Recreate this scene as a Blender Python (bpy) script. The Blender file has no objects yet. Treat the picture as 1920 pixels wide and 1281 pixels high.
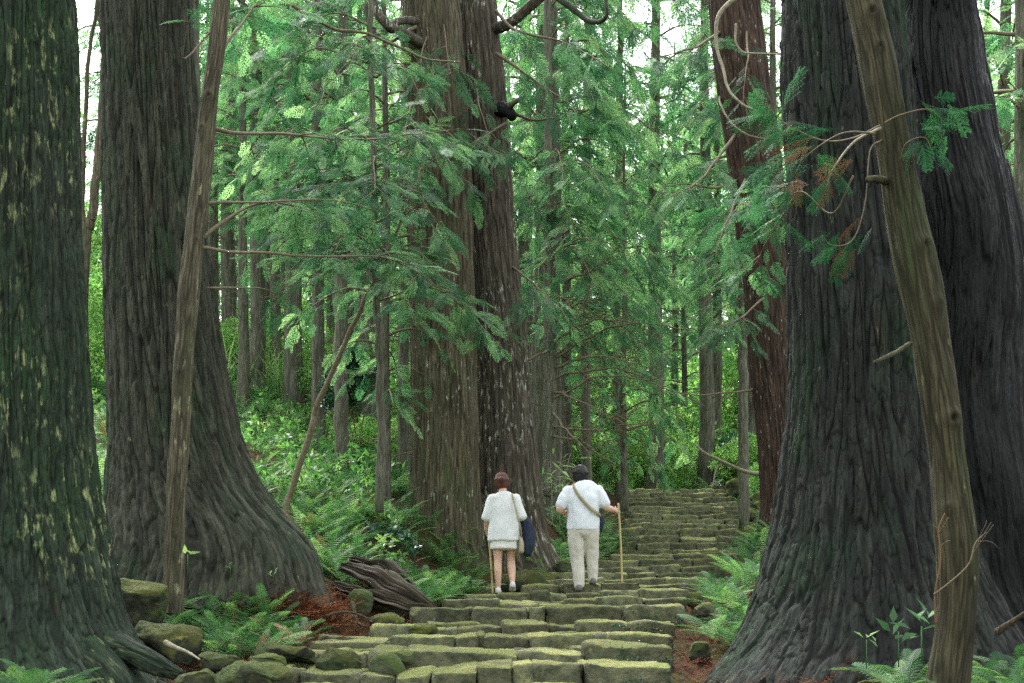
import bpy, math, random
import numpy as np
from mathutils import Vector, Matrix
R = math.radians
PI = math.pi
scene = bpy.context.scene
col = scene.collection

# ------------------------------------------------------------------ camera
FP, HY, EZ = 2240.0, 1150.0, 1.6          # focal length in photo pixels, horizon row, eye height
cam_d = bpy.data.cameras.new('camera')
cam = bpy.data.objects.new('camera', cam_d); col.objects.link(cam)
cam.location = (0, 0, EZ); cam.rotation_euler = (R(90), 0, 0)
cam_d.sensor_width = 36; cam_d.lens = FP / 1920 * 36
cam_d.shift_y = (HY - 640.5) / 1920        # level camera with a rising front
cam_d.clip_start = .1; cam_d.clip_end = 1500
scene.camera = cam
# ------------------------------------------------------------------ sky, sun, exposure
world = bpy.data.worlds.new('World'); scene.world = world; world.use_nodes = True
nt = world.node_tree; nt.nodes.clear()
SUN_EL, SUN_ROT = R(56), R(335)
sky = nt.nodes.new('ShaderNodeTexSky'); sky.sky_type = 'NISHITA'; sky.sun_disc = False
sky.sun_elevation = SUN_EL; sky.sun_rotation = SUN_ROT; sky.dust_density = 3; sky.air_density = 1.0
hs_ = nt.nodes.new('ShaderNodeHueSaturation'); hs_.inputs['Saturation'].default_value = .12   # overcast: nearly white sky
hs_.inputs['Value'].default_value = 1.3
bg = nt.nodes.new('ShaderNodeBackground'); bg.inputs['Strength'].default_value = .15
wo = nt.nodes.new('ShaderNodeOutputWorld')
nt.links.new(sky.outputs[0], hs_.inputs['Color']); nt.links.new(hs_.outputs[0], bg.inputs['Color'])
nt.links.new(bg.outputs[0], wo.inputs['Surface'])
sd = bpy.data.lights.new('sun', 'SUN'); sd.energy = 1.9; sd.angle = R(14); sd.color = (1, .98, .93)
so = bpy.data.objects.new('sun', sd); col.objects.link(so)
so.rotation_euler = (R(90) - SUN_EL, 0, R(180) - SUN_ROT)
scene.view_settings.view_transform = 'Standard'; scene.view_settings.look = 'None'
scene.view_settings.exposure = 2.0; scene.view_settings.gamma = 1
scene.render.engine = 'CYCLES'
scene.cycles.max_bounces = 8; scene.cycles.diffuse_bounces = 7; scene.cycles.glossy_bounces = 2
scene.cycles.transmission_bounces = 6; scene.cycles.transparent_max_bounces = 4
scene.cycles.volume_bounces = 0
scene.cycles.use_denoising = False; scene.cycles.use_adaptive_sampling = False
scene.cycles.sample_clamp_indirect = 3; scene.cycles.blur_glossy = 1

# ------------------------------------------------------------------ helpers
rng = np.random.default_rng(7)
def P(x, y, d):                            # a photo pixel at a distance -> a world point
    return np.array([(x - 960) * d / FP, d, EZ + (HY - y) * d / FP])
def sstep(a, b, x):
    t = np.clip((x - a) / (b - a), 0, 1); return t * t * (3 - 2 * t)
_perm = np.random.default_rng(3).permutation(256); _perm = np.concatenate([_perm, _perm, _perm])
_g = np.random.default_rng(4).normal(size=(256, 3)); _g /= np.linalg.norm(_g, axis=1)[:, None]
def noise(p):                              # Perlin noise of an (n,3) array, about -1..1
    p = np.asarray(p, float); i = np.floor(p).astype(int); f = p - i; i &= 255
    u = f * f * f * (f * (f * 6 - 15) + 10); out = 0
    for dx in (0, 1):
        for dy in (0, 1):
            for dz in (0, 1):
                h = _perm[_perm[_perm[i[:, 0] + dx] + i[:, 1] + dy] + i[:, 2] + dz]
                g = _g[h]
                dot = g[:, 0] * (f[:, 0] - dx) + g[:, 1] * (f[:, 1] - dy) + g[:, 2] * (f[:, 2] - dz)
                w = (u[:, 0] if dx else 1 - u[:, 0]) * (u[:, 1] if dy else 1 - u[:, 1]) * (u[:, 2] if dz else 1 - u[:, 2])
                out = out + dot * w
    return out * 1.5
def fbm(p, o=4, g=.5):
    a, s, t = 1.0, 0, 0
    for k in range(o):
        s = s + a * noise(p * 2 ** k + 17.3 * k); t += a; a *= g
    return s / t
def tag(o, label=None, cat=None, group=None, kind=None):
    if label: o['label'] = label
    if cat: o['category'] = cat
    if group: o['group'] = group
    if kind: o['kind'] = kind
    return o
def empty(name, loc, label=None, cat=None, group=None, rz=0):
    o = bpy.data.objects.new(name, None); col.objects.link(o); o.location = loc; o.rotation_euler.z = rz
    o.empty_display_size = .2
    return tag(o, label, cat, group)
def link(name, me, parent=None, mats=None):
    o = bpy.data.objects.new(name, me); col.objects.link(o)
    if parent is not None:
        o.parent = parent
        if any(abs(c) > 0 for c in parent.location) or parent.rotation_euler.z:
            o.matrix_parent_inverse = Matrix.LocRotScale(parent.location, parent.rotation_euler, parent.scale).inverted()
    return o
def mk(name, V, F, mat, parent=None, tint=None, smooth=False, vec=None, matidx=None):
    """F: (m,3) or (m,4) int array, or list of such arrays"""
    V = np.asarray(V, np.float32)
    Fs = F if isinstance(F, list) else [F]
    Fs = [np.asarray(f, np.int32) for f in Fs if len(f)]
    me = bpy.data.meshes.new(name)
    me.vertices.add(len(V)); me.vertices.foreach_set('co', V.ravel())
    nl = sum(f.size for f in Fs); nf = sum(len(f) for f in Fs)
    me.loops.add(nl); me.polygons.add(nf)
    me.loops.foreach_set('vertex_index', np.concatenate([f.ravel() for f in Fs]))
    tot = np.concatenate([np.full(len(f), f.shape[1], np.int32) for f in Fs])
    me.polygons.foreach_set('loop_start', np.concatenate([[0], np.cumsum(tot)[:-1]]).astype(np.int32))
    if smooth: me.polygons.foreach_set('use_smooth', np.ones(nf, bool))
    if matidx is not None: me.polygons.foreach_set('material_index', np.asarray(matidx, np.int32))
    for m in (mat if isinstance(mat, (list, tuple)) else [mat]): me.materials.append(m)
    if tint is not None:
        a = me.attributes.new('tint', 'FLOAT', 'POINT'); a.data.foreach_set('value', np.asarray(tint, np.float32))
    if vec is not None:
        a = me.attributes.new('bk', 'FLOAT_VECTOR', 'POINT'); a.data.foreach_set('vector', np.asarray(vec, np.float32).ravel())
    me.update(calc_edges=True)
    return link(name, me, parent)
def origin(o, p):                          # move a mesh object's origin to p, geometry stays
    o.data.transform(Matrix.Translation(-Vector(p))); o.location = Vector(p); return o
class Acc:                                 # collects verts / faces / tint
    def __init__(s): s.V, s.F3, s.F4, s.T, s.n = [], [], [], [], 0
    def add(s, V, F, t=0.5):
        F = np.asarray(F) + s.n
        (s.F3 if F.shape[1] == 3 else s.F4).append(F)
        s.V.append(V); s.T.append(np.broadcast_to(t, (len(V),))); s.n += len(V)
    def arrays(s):
        return (np.concatenate(s.V), ([np.concatenate(s.F4)] if s.F4 else []) + ([np.concatenate(s.F3)] if s.F3 else []), np.concatenate(s.T))
    def build(s, name, mat, parent=None, smooth=False):
        V, F, T = s.arrays(); return mk(name, V, F, mat, parent, T, smooth)
def catmull(pts, n):                       # smooth curve through pts, n samples
    pts = np.asarray(pts, float); m = len(pts)
    if m == 2: t = np.linspace(0, 1, n)[:, None]; return pts[0] * (1 - t) + pts[1] * t
    e = np.vstack([2 * pts[0] - pts[1], pts, 2 * pts[-1] - pts[-2]])
    u = np.linspace(0, m - 1 - 1e-9, n); i = u.astype(int); t = (u - i)[:, None]
    a, b, c, d = e[i], e[i + 1], e[i + 2], e[i + 3]
    return .5 * (2 * b + (c - a) * t + (2 * a - 5 * b + 4 * c - d) * t ** 2 + (3 * b - a - 3 * c + d) * t ** 3)
def tube(pts, rad, seg=6, lump=0.0):       # tapered tube along pts -> V, F
    pts = np.asarray(pts, float); n = len(pts); rad = np.broadcast_to(rad, (n,)).astype(float)
    tg = np.gradient(pts, axis=0); tg /= np.linalg.norm(tg, axis=1)[:, None] + 1e-9
    up = np.array([.13, .31, 1.]) if abs(tg[:, 2]).mean() < .8 else np.array([1., .2, .1])
    a = np.cross(tg, up); a /= np.linalg.norm(a, axis=1)[:, None] + 1e-9
    b = np.cross(tg, a)
    th = np.arange(seg) / seg * 2 * PI
    rr = rad[:, None] * np.ones(seg)
    if lump: rr = rr * (1 + lump * rng.normal(size=rr.shape))
    V = pts[:, None] + rr[..., None] * (np.cos(th)[None, :, None] * a[:, None] + np.sin(th)[None, :, None] * b[:, None])
    V = V.reshape(-1, 3)
    i = np.arange(n - 1)[:, None] * seg; j = np.arange(seg)[None]; j2 = (j + 1) % seg
    F = np.stack([i + j, i + j2, i + seg + j2, i + seg + j], -1).reshape(-1, 4)
    V = np.vstack([V, pts[-1] + tg[-1] * rad[-1] * .6, pts[0] - tg[0] * rad[0] * .2])
    c = (n - 1) * seg; k = np.arange(seg)
    F3 = np.vstack([np.stack([c + k, c + (k + 1) % seg, np.full(seg, n * seg)], -1), np.stack([(k + 1) % seg, k, np.full(seg, n * seg + 1)], -1)])
    return V, F, F3
def add_tube(acc, pts, rad, seg=6, t=.5, lump=0):
    V, F, F3 = tube(pts, rad, seg, lump)
    n0 = acc.n; acc.V.append(V); acc.T.append(np.full(len(V), t)); acc.F4.append(F + n0); acc.F3.append(F3 + n0); acc.n += len(V)
def unit(v): return v / (np.linalg.norm(v, axis=-1, keepdims=True) + 1e-9)
def place(acc, tpl, pos, dirs, nrm, sc, tint):
    """copies of a leaf template: x along dirs, z along nrm"""
    V0, F0 = tpl; pos = np.asarray(pos, float); N = len(pos)
    if not N: return
    x = unit(np.asarray(dirs, float)); z = np.asarray(nrm, float); y = unit(np.cross(z, x)); z = np.cross(x, y)
    sc = np.broadcast_to(sc, (N,))
    M = np.stack([x, y, z], 1) * sc[:, None, None]            # rows
    V = np.einsum('vk,nkj->nvj', V0, M) + pos[:, None]
    F = F0[None] + (np.arange(N) * len(V0))[:, None, None]
    n0 = acc.n; acc.V.append(V.reshape(-1, 3)); acc.T.append(np.repeat(np.broadcast_to(tint, (N,)), len(V0)))
    F = F.reshape(-1, F0.shape[1]) + n0
    (acc.F3 if F0.shape[1] == 3 else acc.F4).append(F); acc.n += N * len(V0)

# ------------------------------------------------------------------ materials
def newmat(name):
    m = bpy.data.materials.new(name); m.use_nodes = True; n = m.node_tree; n.nodes.clear()
    return m, n
def N(n, t, **k):
    o = n.nodes.new('ShaderNode' + t)
    for a, v in k.items():
        if a.startswith('i_'):
            kk = a[2:]; kk = int(kk) if kk.isdigit() else kk.replace('_', ' ')
            o.inputs[kk].default_value = v
        else: setattr(o, a, v)
    return o
def ramp(n, src, stops):
    r = n.nodes.new('ShaderNodeValToRGB'); el = r.color_ramp.elements
    while len(el) < len(stops): el.new(.5)
    for e, (p, c) in zip(el, stops):
        e.position = p; e.color = (*c, 1) if isinstance(c, tuple) else (c, c, c, 1)
    n.links.new(src, r.inputs[0]); return r.outputs[0]
def mixc(n, f, a, b, mode='MIX'):
    m = n.nodes.new('ShaderNodeMix'); m.data_type = 'RGBA'; m.blend_type = mode
    for s, v in ((m.inputs[0], f), (m.inputs[6], a), (m.inputs[7], b)):
        if isinstance(v, (int, float)): s.default_value = v
        elif isinstance(v, tuple): s.default_value = (*v, 1)
        else: n.links.new(v, s)
    return m.outputs[2]
def math_(n, op, a, b=0.0, clamp=False):
    m = n.nodes.new('ShaderNodeMath'); m.operation = op; m.use_clamp = clamp
    for s, v in ((m.inputs[0], a), (m.inputs[1], b)):
        if isinstance(v, (int, float)): s.default_value = v
        else: n.links.new(v, s)
    return m.outputs[0]
def leafmat(name, c0, c1, c2, trans=.35, rough=.5, spec=.4):
    m, n = newmat(name)
    at = N(n, 'Attribute', attribute_name='tint')
    c = ramp(n, at.outputs['Fac'], [(0, c0), (.5, c1), (1, c2)])
    oi = N(n, 'ObjectInfo')
    hsv = N(n, 'HueSaturation'); n.links.new(c, hsv.inputs['Color'])
    v = math_(n, 'MULTIPLY_ADD', oi.outputs['Random'], .35); n.nodes[-1].inputs[2].default_value = .82
    n.links.new(v, hsv.inputs['Value'])
    c = hsv.outputs[0]
    p = N(n, 'BsdfPrincipled', i_Roughness=rough); p.inputs['Specular IOR Level'].default_value = spec
    n.links.new(c, p.inputs['Base Color'])
    tr = N(n, 'BsdfTranslucent'); tc = mixc(n, .5, c, (.9, 1.0, .5), 'MULTIPLY')
    tb = N(n, 'HueSaturation'); tb.inputs['Value'].default_value = 1.5; n.links.new(tc, tb.inputs['Color'])
    n.links.new(tb.outputs[0], tr.inputs['Color'])
    mx = N(n, 'MixShader', i_0=trans); n.links.new(p.outputs[0], mx.inputs[1]); n.links.new(tr.outputs[0], mx.inputs[2])
    o = N(n, 'OutputMaterial'); n.links.new(mx.outputs[0], o.inputs[0]); return m
def barkmat(name, base, alt, red, moss, mossamt, lichen, rough=.85, fine=1.0, lich_amt=.62, spec=.3, wet=0):
    m, n = newmat(name)
    at = N(n, 'Attribute', attribute_name='bk'); ti = N(n, 'Attribute', attribute_name='tint')
    def coord(sx, sz):
        mp = N(n, 'Mapping'); mp.inputs['Scale'].default_value = (sx, sx, sz); n.links.new(at.outputs['Vector'], mp.inputs[0]); return mp.outputs[0]
    n1 = N(n, 'TexNoise', i_Scale=1, i_Detail=6, i_Roughness=.65); n.links.new(coord(22, 1.6), n1.inputs[0])
    n2 = N(n, 'TexNoise', i_Scale=1, i_Detail=4); n.links.new(coord(2.2, 1.0), n2.inputs[0])
    n3 = N(n, 'TexNoise', i_Scale=1, i_Detail=5, i_Roughness=.7); n.links.new(coord(70, 4.5), n3.inputs[0])
    c = mixc(n, ramp(n, n1.outputs[0], [(.42, 0.), (.60, 1.)]), base, alt)
    n4 = N(n, 'TexNoise', i_Scale=1, i_Detail=3); n.links.new(coord(9, 2.5), n4.inputs[0])
    c = mixc(n, ramp(n, n4.outputs[0], [(.62, 0.), (.74, .5)]), c, red)
    mo = math_(n, 'ADD', math_(n, 'MULTIPLY', n2.outputs[0], .9), math_(n, 'MULTIPLY', n1.outputs[0], .35))
    c = mixc(n, ramp(n, mo, [(.78 - mossamt * .5, 0.), (.98 - mossamt * .5, .9)]), c, moss)
    c = mixc(n, math_(n, 'MULTIPLY', math_(n, 'SUBTRACT', 1, ti.outputs['Fac'], True), .95), c, tuple(v * .12 for v in base))  # furrow shade put into the colour: darker where the relief drops
    # pale lichen in upright flecks, in patches
    l1 = N(n, 'TexNoise', i_Scale=1, i_Detail=4, i_Roughness=.6); n.links.new(coord(24, 6.5), l1.inputs[0])
    l2 = N(n, 'TexNoise', i_Scale=1, i_Detail=2); n.links.new(coord(1.9, 1.1), l2.inputs[0])
    lf = math_(n, 'MULTIPLY', ramp(n, l1.outputs[0], [(lich_amt - .02, 0.), (lich_amt + .06, 1.)]), ramp(n, l2.outputs[0], [(.46, 0.), (.56, 1.)]))
    c = mixc(n, math_(n, 'MULTIPLY', lf, math_(n, 'MULTIPLY_ADD', n3.outputs[0], 1.1)), c, lichen)
    c = mixc(n, ramp(n, n3.outputs[0], [(.44, 0.), (.58, .85)]), c, tuple(v * .3 for v in base))
    p = N(n, 'BsdfPrincipled', i_Roughness=rough); p.inputs['Specular IOR Level'].default_value = spec
    n.links.new(c, p.inputs['Base Color'])
    if wet: n.links.new(ramp(n, n2.outputs[0], [(.4, rough), (.62, wet)]), p.inputs['Roughness'])
    bu = N(n, 'Bump', i_Strength=.9 * fine, i_Distance=.02)
    hh = math_(n, 'ADD', math_(n, 'MULTIPLY', n3.outputs[0], .8), math_(n, 'MULTIPLY', n1.outputs[0], .9))
    n.links.new(hh, bu.inputs['Height']); n.links.new(bu.outputs[0], p.inputs['Normal'])
    o = N(n, 'OutputMaterial'); n.links.new(p.outputs[0], o.inputs[0]); return m
def simple(name, c, rough=.8, c2=None, sc=8, bump=.0, spec=.3, stretch=(1, 1, 1), gen=False):
    m, n = newmat(name)
    tc = N(n, 'TexCoord'); mp = N(n, 'Mapping'); mp.inputs['Scale'].default_value = stretch
    n.links.new(tc.outputs['Object'], mp.inputs[0])
    nz = N(n, 'TexNoise', i_Scale=sc, i_Detail=6, i_Roughness=.6); n.links.new(mp.outputs[0], nz.inputs[0])
    cc = mixc(n, ramp(n, nz.outputs[0], [(.35, 0.), (.65, 1.)]), c, c2 or tuple(v * .75 for v in c))
    p = N(n, 'BsdfPrincipled', i_Roughness=rough); p.inputs['Specular IOR Level'].default_value = spec
    n.links.new(cc, p.inputs['Base Color'])
    if bump:
        bu = N(n, 'Bump', i_Strength=bump, i_Distance=.02); n.links.new(nz.outputs[0], bu.inputs['Height']); n.links.new(bu.outputs[0], p.inputs['Normal'])
    o = N(n, 'OutputMaterial'); n.links.new(p.outputs[0], o.inputs[0]); return m
def stonemat(name, stone, stone2, moss, moss2, amt):
    m, n = newmat(name)
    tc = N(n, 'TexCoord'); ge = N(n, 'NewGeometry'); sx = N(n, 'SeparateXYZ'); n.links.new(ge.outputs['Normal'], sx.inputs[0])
    pos = ge.outputs['Position']
    def nz(s, d=5, r=.6):
        q = N(n, 'TexNoise', i_Scale=s, i_Detail=d, i_Roughness=r); n.links.new(pos, q.inputs[0]); return q.outputs[0]
    a, b, c_, f = nz(3.2), nz(11), nz(1.5, 3), nz(45, 4, .7)
    col_ = mixc(n, ramp(n, b, [(.35, 0.), (.65, 1.)]), stone, stone2)
    up = math_(n, 'MULTIPLY', sx.outputs['Z'], .26)  # moss on upward faces; also paints top edges paler, as if catching light
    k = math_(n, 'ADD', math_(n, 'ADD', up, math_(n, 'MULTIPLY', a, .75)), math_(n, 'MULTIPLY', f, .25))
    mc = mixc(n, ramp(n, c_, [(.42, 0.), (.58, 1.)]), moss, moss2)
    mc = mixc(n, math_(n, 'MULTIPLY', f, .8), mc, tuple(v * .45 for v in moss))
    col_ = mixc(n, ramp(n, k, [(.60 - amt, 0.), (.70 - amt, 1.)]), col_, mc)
    g = nz(7.3, 4)
    col_ = mixc(n, ramp(n, g, [(.66, 0.), (.72, .8)]), col_, (.30, .27, .035))       # yellow moss patches
    h_ = nz(9.1, 3)
    col_ = mixc(n, ramp(n, h_, [(.70, 0.), (.73, .6)]), col_, (.30, .36, .30))        # pale lichen
    oi = N(n, 'ObjectInfo'); hv = N(n, 'HueSaturation'); n.links.new(col_, hv.inputs['Color']); vv = math_(n, 'MULTIPLY_ADD', oi.outputs['Random'], .7); n.nodes[-1].inputs[2].default_value = .65; n.links.new(vv, hv.inputs['Value']); col_ = hv.outputs[0]
    p = N(n, 'BsdfPrincipled', i_Roughness=.85); p.inputs['Specular IOR Level'].default_value = .25
    n.links.new(col_, p.inputs['Base Color'])
    bu = N(n, 'Bump', i_Strength=1., i_Distance=.05)
    n.links.new(math_(n, 'ADD', math_(n, 'MULTIPLY', b, .8), math_(n, 'MULTIPLY', f, .6)), bu.inputs['Height']); n.links.new(bu.outputs[0], p.inputs['Normal'])
    o = N(n, 'OutputMaterial'); n.links.new(p.outputs[0], o.inputs[0]); return m

M_hinoki = leafmat('cypress_leaf', (.013, .056, .027), (.050, .150, .070), (.17, .32, .155), .42, .6, .2)
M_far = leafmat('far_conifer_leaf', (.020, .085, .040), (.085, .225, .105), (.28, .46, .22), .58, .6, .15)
M_sugi = leafmat('cedar_leaf', (.008, .050, .022), (.016, .095, .038), (.060, .22, .075), .30, .6, .1)
M_deadleaf = leafmat('dead_cedar_leaf', (.06, .034, .016), (.12, .065, .030), (.22, .13, .065), .2, .8, .1)
M_broad = leafmat('broad_leaf', (.035, .12, .035), (.13, .29, .075), (.36, .54, .18), .58, .4)
M_shrub = leafmat('glossy_leaf', (.008, .040, .018), (.015, .075, .030), (.05, .16, .04), .2, .3, .6)
M_fern = leafmat('fern_leaf', (.016, .060, .022), (.070, .175, .062), (.24, .40, .14), .40, .55, .3)
M_grass = leafmat('grass_blade', (.06, .15, .05), (.14, .28, .09), (.30, .42, .17), .4, .5)
M_litter = leafmat('fallen_needles', (.060, .020, .010), (.115, .042, .018), (.20, .09, .04), .05, .9, .1)
MOSS = (.028, .066, .022)
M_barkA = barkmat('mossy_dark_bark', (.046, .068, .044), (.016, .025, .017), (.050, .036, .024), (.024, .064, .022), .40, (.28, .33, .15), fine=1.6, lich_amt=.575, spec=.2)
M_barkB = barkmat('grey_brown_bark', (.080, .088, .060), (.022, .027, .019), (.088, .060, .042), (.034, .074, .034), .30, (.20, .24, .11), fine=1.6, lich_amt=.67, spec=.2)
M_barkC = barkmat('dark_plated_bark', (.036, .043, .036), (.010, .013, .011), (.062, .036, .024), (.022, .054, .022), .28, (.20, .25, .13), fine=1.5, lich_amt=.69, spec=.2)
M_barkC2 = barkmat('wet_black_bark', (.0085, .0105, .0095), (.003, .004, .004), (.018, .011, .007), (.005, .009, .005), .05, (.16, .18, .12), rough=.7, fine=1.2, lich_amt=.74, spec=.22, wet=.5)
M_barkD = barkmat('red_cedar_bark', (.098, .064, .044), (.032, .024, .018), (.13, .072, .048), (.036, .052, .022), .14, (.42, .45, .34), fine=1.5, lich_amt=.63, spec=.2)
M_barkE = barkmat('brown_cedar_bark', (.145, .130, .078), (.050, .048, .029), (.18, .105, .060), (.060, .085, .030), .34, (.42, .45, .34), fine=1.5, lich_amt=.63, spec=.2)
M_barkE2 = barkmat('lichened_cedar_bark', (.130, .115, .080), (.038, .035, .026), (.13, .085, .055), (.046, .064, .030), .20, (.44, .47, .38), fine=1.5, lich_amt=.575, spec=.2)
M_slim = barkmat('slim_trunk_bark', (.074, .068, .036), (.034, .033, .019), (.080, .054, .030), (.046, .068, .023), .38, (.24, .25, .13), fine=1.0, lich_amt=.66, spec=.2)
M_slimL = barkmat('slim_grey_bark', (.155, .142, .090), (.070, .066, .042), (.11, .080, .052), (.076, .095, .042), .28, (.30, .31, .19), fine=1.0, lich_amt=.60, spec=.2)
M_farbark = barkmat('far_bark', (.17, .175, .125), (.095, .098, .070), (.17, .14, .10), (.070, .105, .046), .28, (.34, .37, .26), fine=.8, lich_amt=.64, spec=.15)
M_twig = simple('twig_bark', (.17, .14, .085), .85, (.09, .08, .048), 30)
M_palewood = simple('pale_bare_branch', (.26, .25, .17), .8, (.14, .13, .085), 25)
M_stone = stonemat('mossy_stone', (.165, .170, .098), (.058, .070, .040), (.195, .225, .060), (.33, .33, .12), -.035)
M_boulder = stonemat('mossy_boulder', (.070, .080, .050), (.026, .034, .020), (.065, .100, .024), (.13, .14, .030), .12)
# ------------------------------------------------------------------ the stairway's profile
# (row in the photo, distance, left edge, right edge in photo pixels)
ROWS = [(1352, 6.2, 150, 1275), (1300, 7.1, 330, 1262), (1254, 8.0, 396, 1258), (1216, 8.75, 500, 1260), (1189, 9.6, 577, 1260), (1168, 10.5, 690, 1266),
        (1134, 11.4, 768, 1284), (1124, 12.7, 812, 1290), (1110, 14.2, 866, 1294), (1095, 15.2, 900, 1318), (1080.6, 16.2, 985, 1325),
        (1070.7, 17.1, 1035, 1338), (1060, 18.0, 1085, 1350), (1047, 19.2, 1118, 1356), (1041, 19.9, 1135, 1378), (1036, 20.5, 1146, 1384),
        (1028.6, 21.5, 1150, 1388), (1016, 22.6, 1160, 1388), (1004.4, 23.7, 1165, 1386), (991, 24.9, 1168, 1388), (981, 25.9, 1175, 1388),
        (972.7, 26.8, 1178, 1386), (963.5, 27.7, 1182, 1385), (956, 28.5, 1182, 1383), (947, 29.4, 1178, 1382), (940, 30.2, 1176, 1378),
        (932.6, 31.1, 1172, 1373), (923.7, 32.1, 1170, 1368), (916.4, 33.0, 1174, 1364)]
SD = np.array([r[1] for r in ROWS]); SH = np.array([EZ + (HY - r[0]) * r[1] / FP for r in ROWS])
SXL = np.array([(r[2] - 960) * r[1] / FP for r in ROWS]); SXR = np.array([(r[3] - 960) * r[1] / FP for r in ROWS])
_d = np.concatenate([[-20, 0, 4], SD[1:], [34, 42, 60, 160]]); _h = np.concatenate([[-1.2, 0.0, .55], SH[:-1] - .05, [SH[-1] - .03, SH[-1] + .5, SH[-1] + 2.2, SH[-1] + 8]])
def hs(Y): return np.interp(Y, _d, _h)
def ghn(X, Y):                                # ground height
    X = np.asarray(X, float); Y = np.asarray(Y, float)
    xl = np.interp(Y, SD, SXL); xr = np.interp(Y, SD, SXR)
    h = hs(Y)
    # the ground beside the stairs follows the smooth slope, a little above the under-stair bed
    dl = xl - X; dr = X - xr
    sl = np.interp(Y, [6, 9, 11.5, 16, 30, 60], [.0, .02, .10, .20, .27, .28])
    bank = np.interp(Y, [9.5, 12, 15, 22, 30, 36], [0, .12, .55, .5, .4, .2])
    h = h + np.where(dl > 0, sl * np.clip(dl - .4, 0, 45) + bank * sstep(np.interp(Y, [12, 14.5, 19, 21], [.1, .75, .75, .1]), np.interp(Y, [12, 14.5, 19, 21], [1.3, 1.9, 1.9, 1.2]), dl), 0)
    bankr = np.interp(Y, [8, 13, 18, 26, 34], [.0, .1, .45, .45, .2])
    sr = np.interp(Y, [5, 8, 20, 40], [.12, .10, .16, .22])
    h = h + np.where(dr > 0, sr * np.minimum(dr, 45) + bankr * sstep(.15, .9, dr) - .04 * sstep(0, .2, dr), 0)
    side = sstep(.0, .5, np.maximum(dl, dr))
    p = np.stack([X, Y, np.zeros_like(X)], -1).reshape(-1, 3)
    h = h + side * (.10 * noise(p * .7) + .05 * noise(p * 2.1 + 5)).reshape(X.shape) + .012 * noise(p * 9).reshape(X.shape)
    return h
def gh(x, y): return float(ghn(np.array([x]), np.array([y]))[0])

# ------------------------------------------------------------------ ground
def axis(a, fine_lo, fine_hi, step, b, g=1.06):
    mid = list(np.arange(fine_lo, fine_hi, step)); s = step; lo = []; v = fine_lo
    while v > a: s *= g; v -= s; lo.append(v)
    s = step; hi = []; v = mid[-1]
    while v < b: s *= g; v += s; hi.append(v)
    return np.array(lo[::-1] + mid + hi)
gx = axis(-110, -5, 5, .06, 110); gy = axis(-25, 5, 15, .06, 170, 1.03)
GX, GY = np.meshgrid(gx, gy); GZ = ghn(GX, GY)
V = np.stack([GX, GY, GZ], -1).reshape(-1, 3); nx = len(gx)
i = (np.arange(len(gy) - 1)[:, None] * nx + np.arange(nx - 1)[None]).ravel()
m, n = newmat('forest_floor'); ge = N(n, 'NewGeometry')
def gn(s, d=6, r=.65):
    q = N(n, 'TexNoise', i_Scale=s, i_Detail=d, i_Roughness=r); n.links.new(ge.outputs['Position'], q.inputs[0]); return q.outputs[0]
c = mixc(n, ramp(n, gn(14), [(.35, 0.), (.68, 1.)]), (.028, .018, .011), (.080, .040, .021))
c = mixc(n, ramp(n, gn(1.3, 4), [(.42, 0.), (.56, .9)]), c, (.022, .044, .013))
c = mixc(n, ramp(n, gn(110, 3), [(.5, 0.), (.6, .6)]), c, (.02, .012, .008)); c = mixc(n, ramp(n, gn(60, 3), [(.5, 0.), (.7, .7)]), c, (.16, .085, .045))
p = N(n, 'BsdfPrincipled', i_Roughness=.95); p.inputs['Specular IOR Level'].default_value = .1
n.links.new(c, p.inputs['Base Color']); bu = N(n, 'Bump', i_Strength=1., i_Distance=.04); n.links.new(gn(25), bu.inputs['Height']); n.links.new(bu.outputs[0], p.inputs['Normal'])
o = N(n, 'OutputMaterial'); n.links.new(p.outputs[0], o.inputs[0]); M_ground = m
tag(mk('ground', V, np.stack([i, i + 1, i + nx + 1, i + nx], -1), M_ground, smooth=True), kind='structure')

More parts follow.
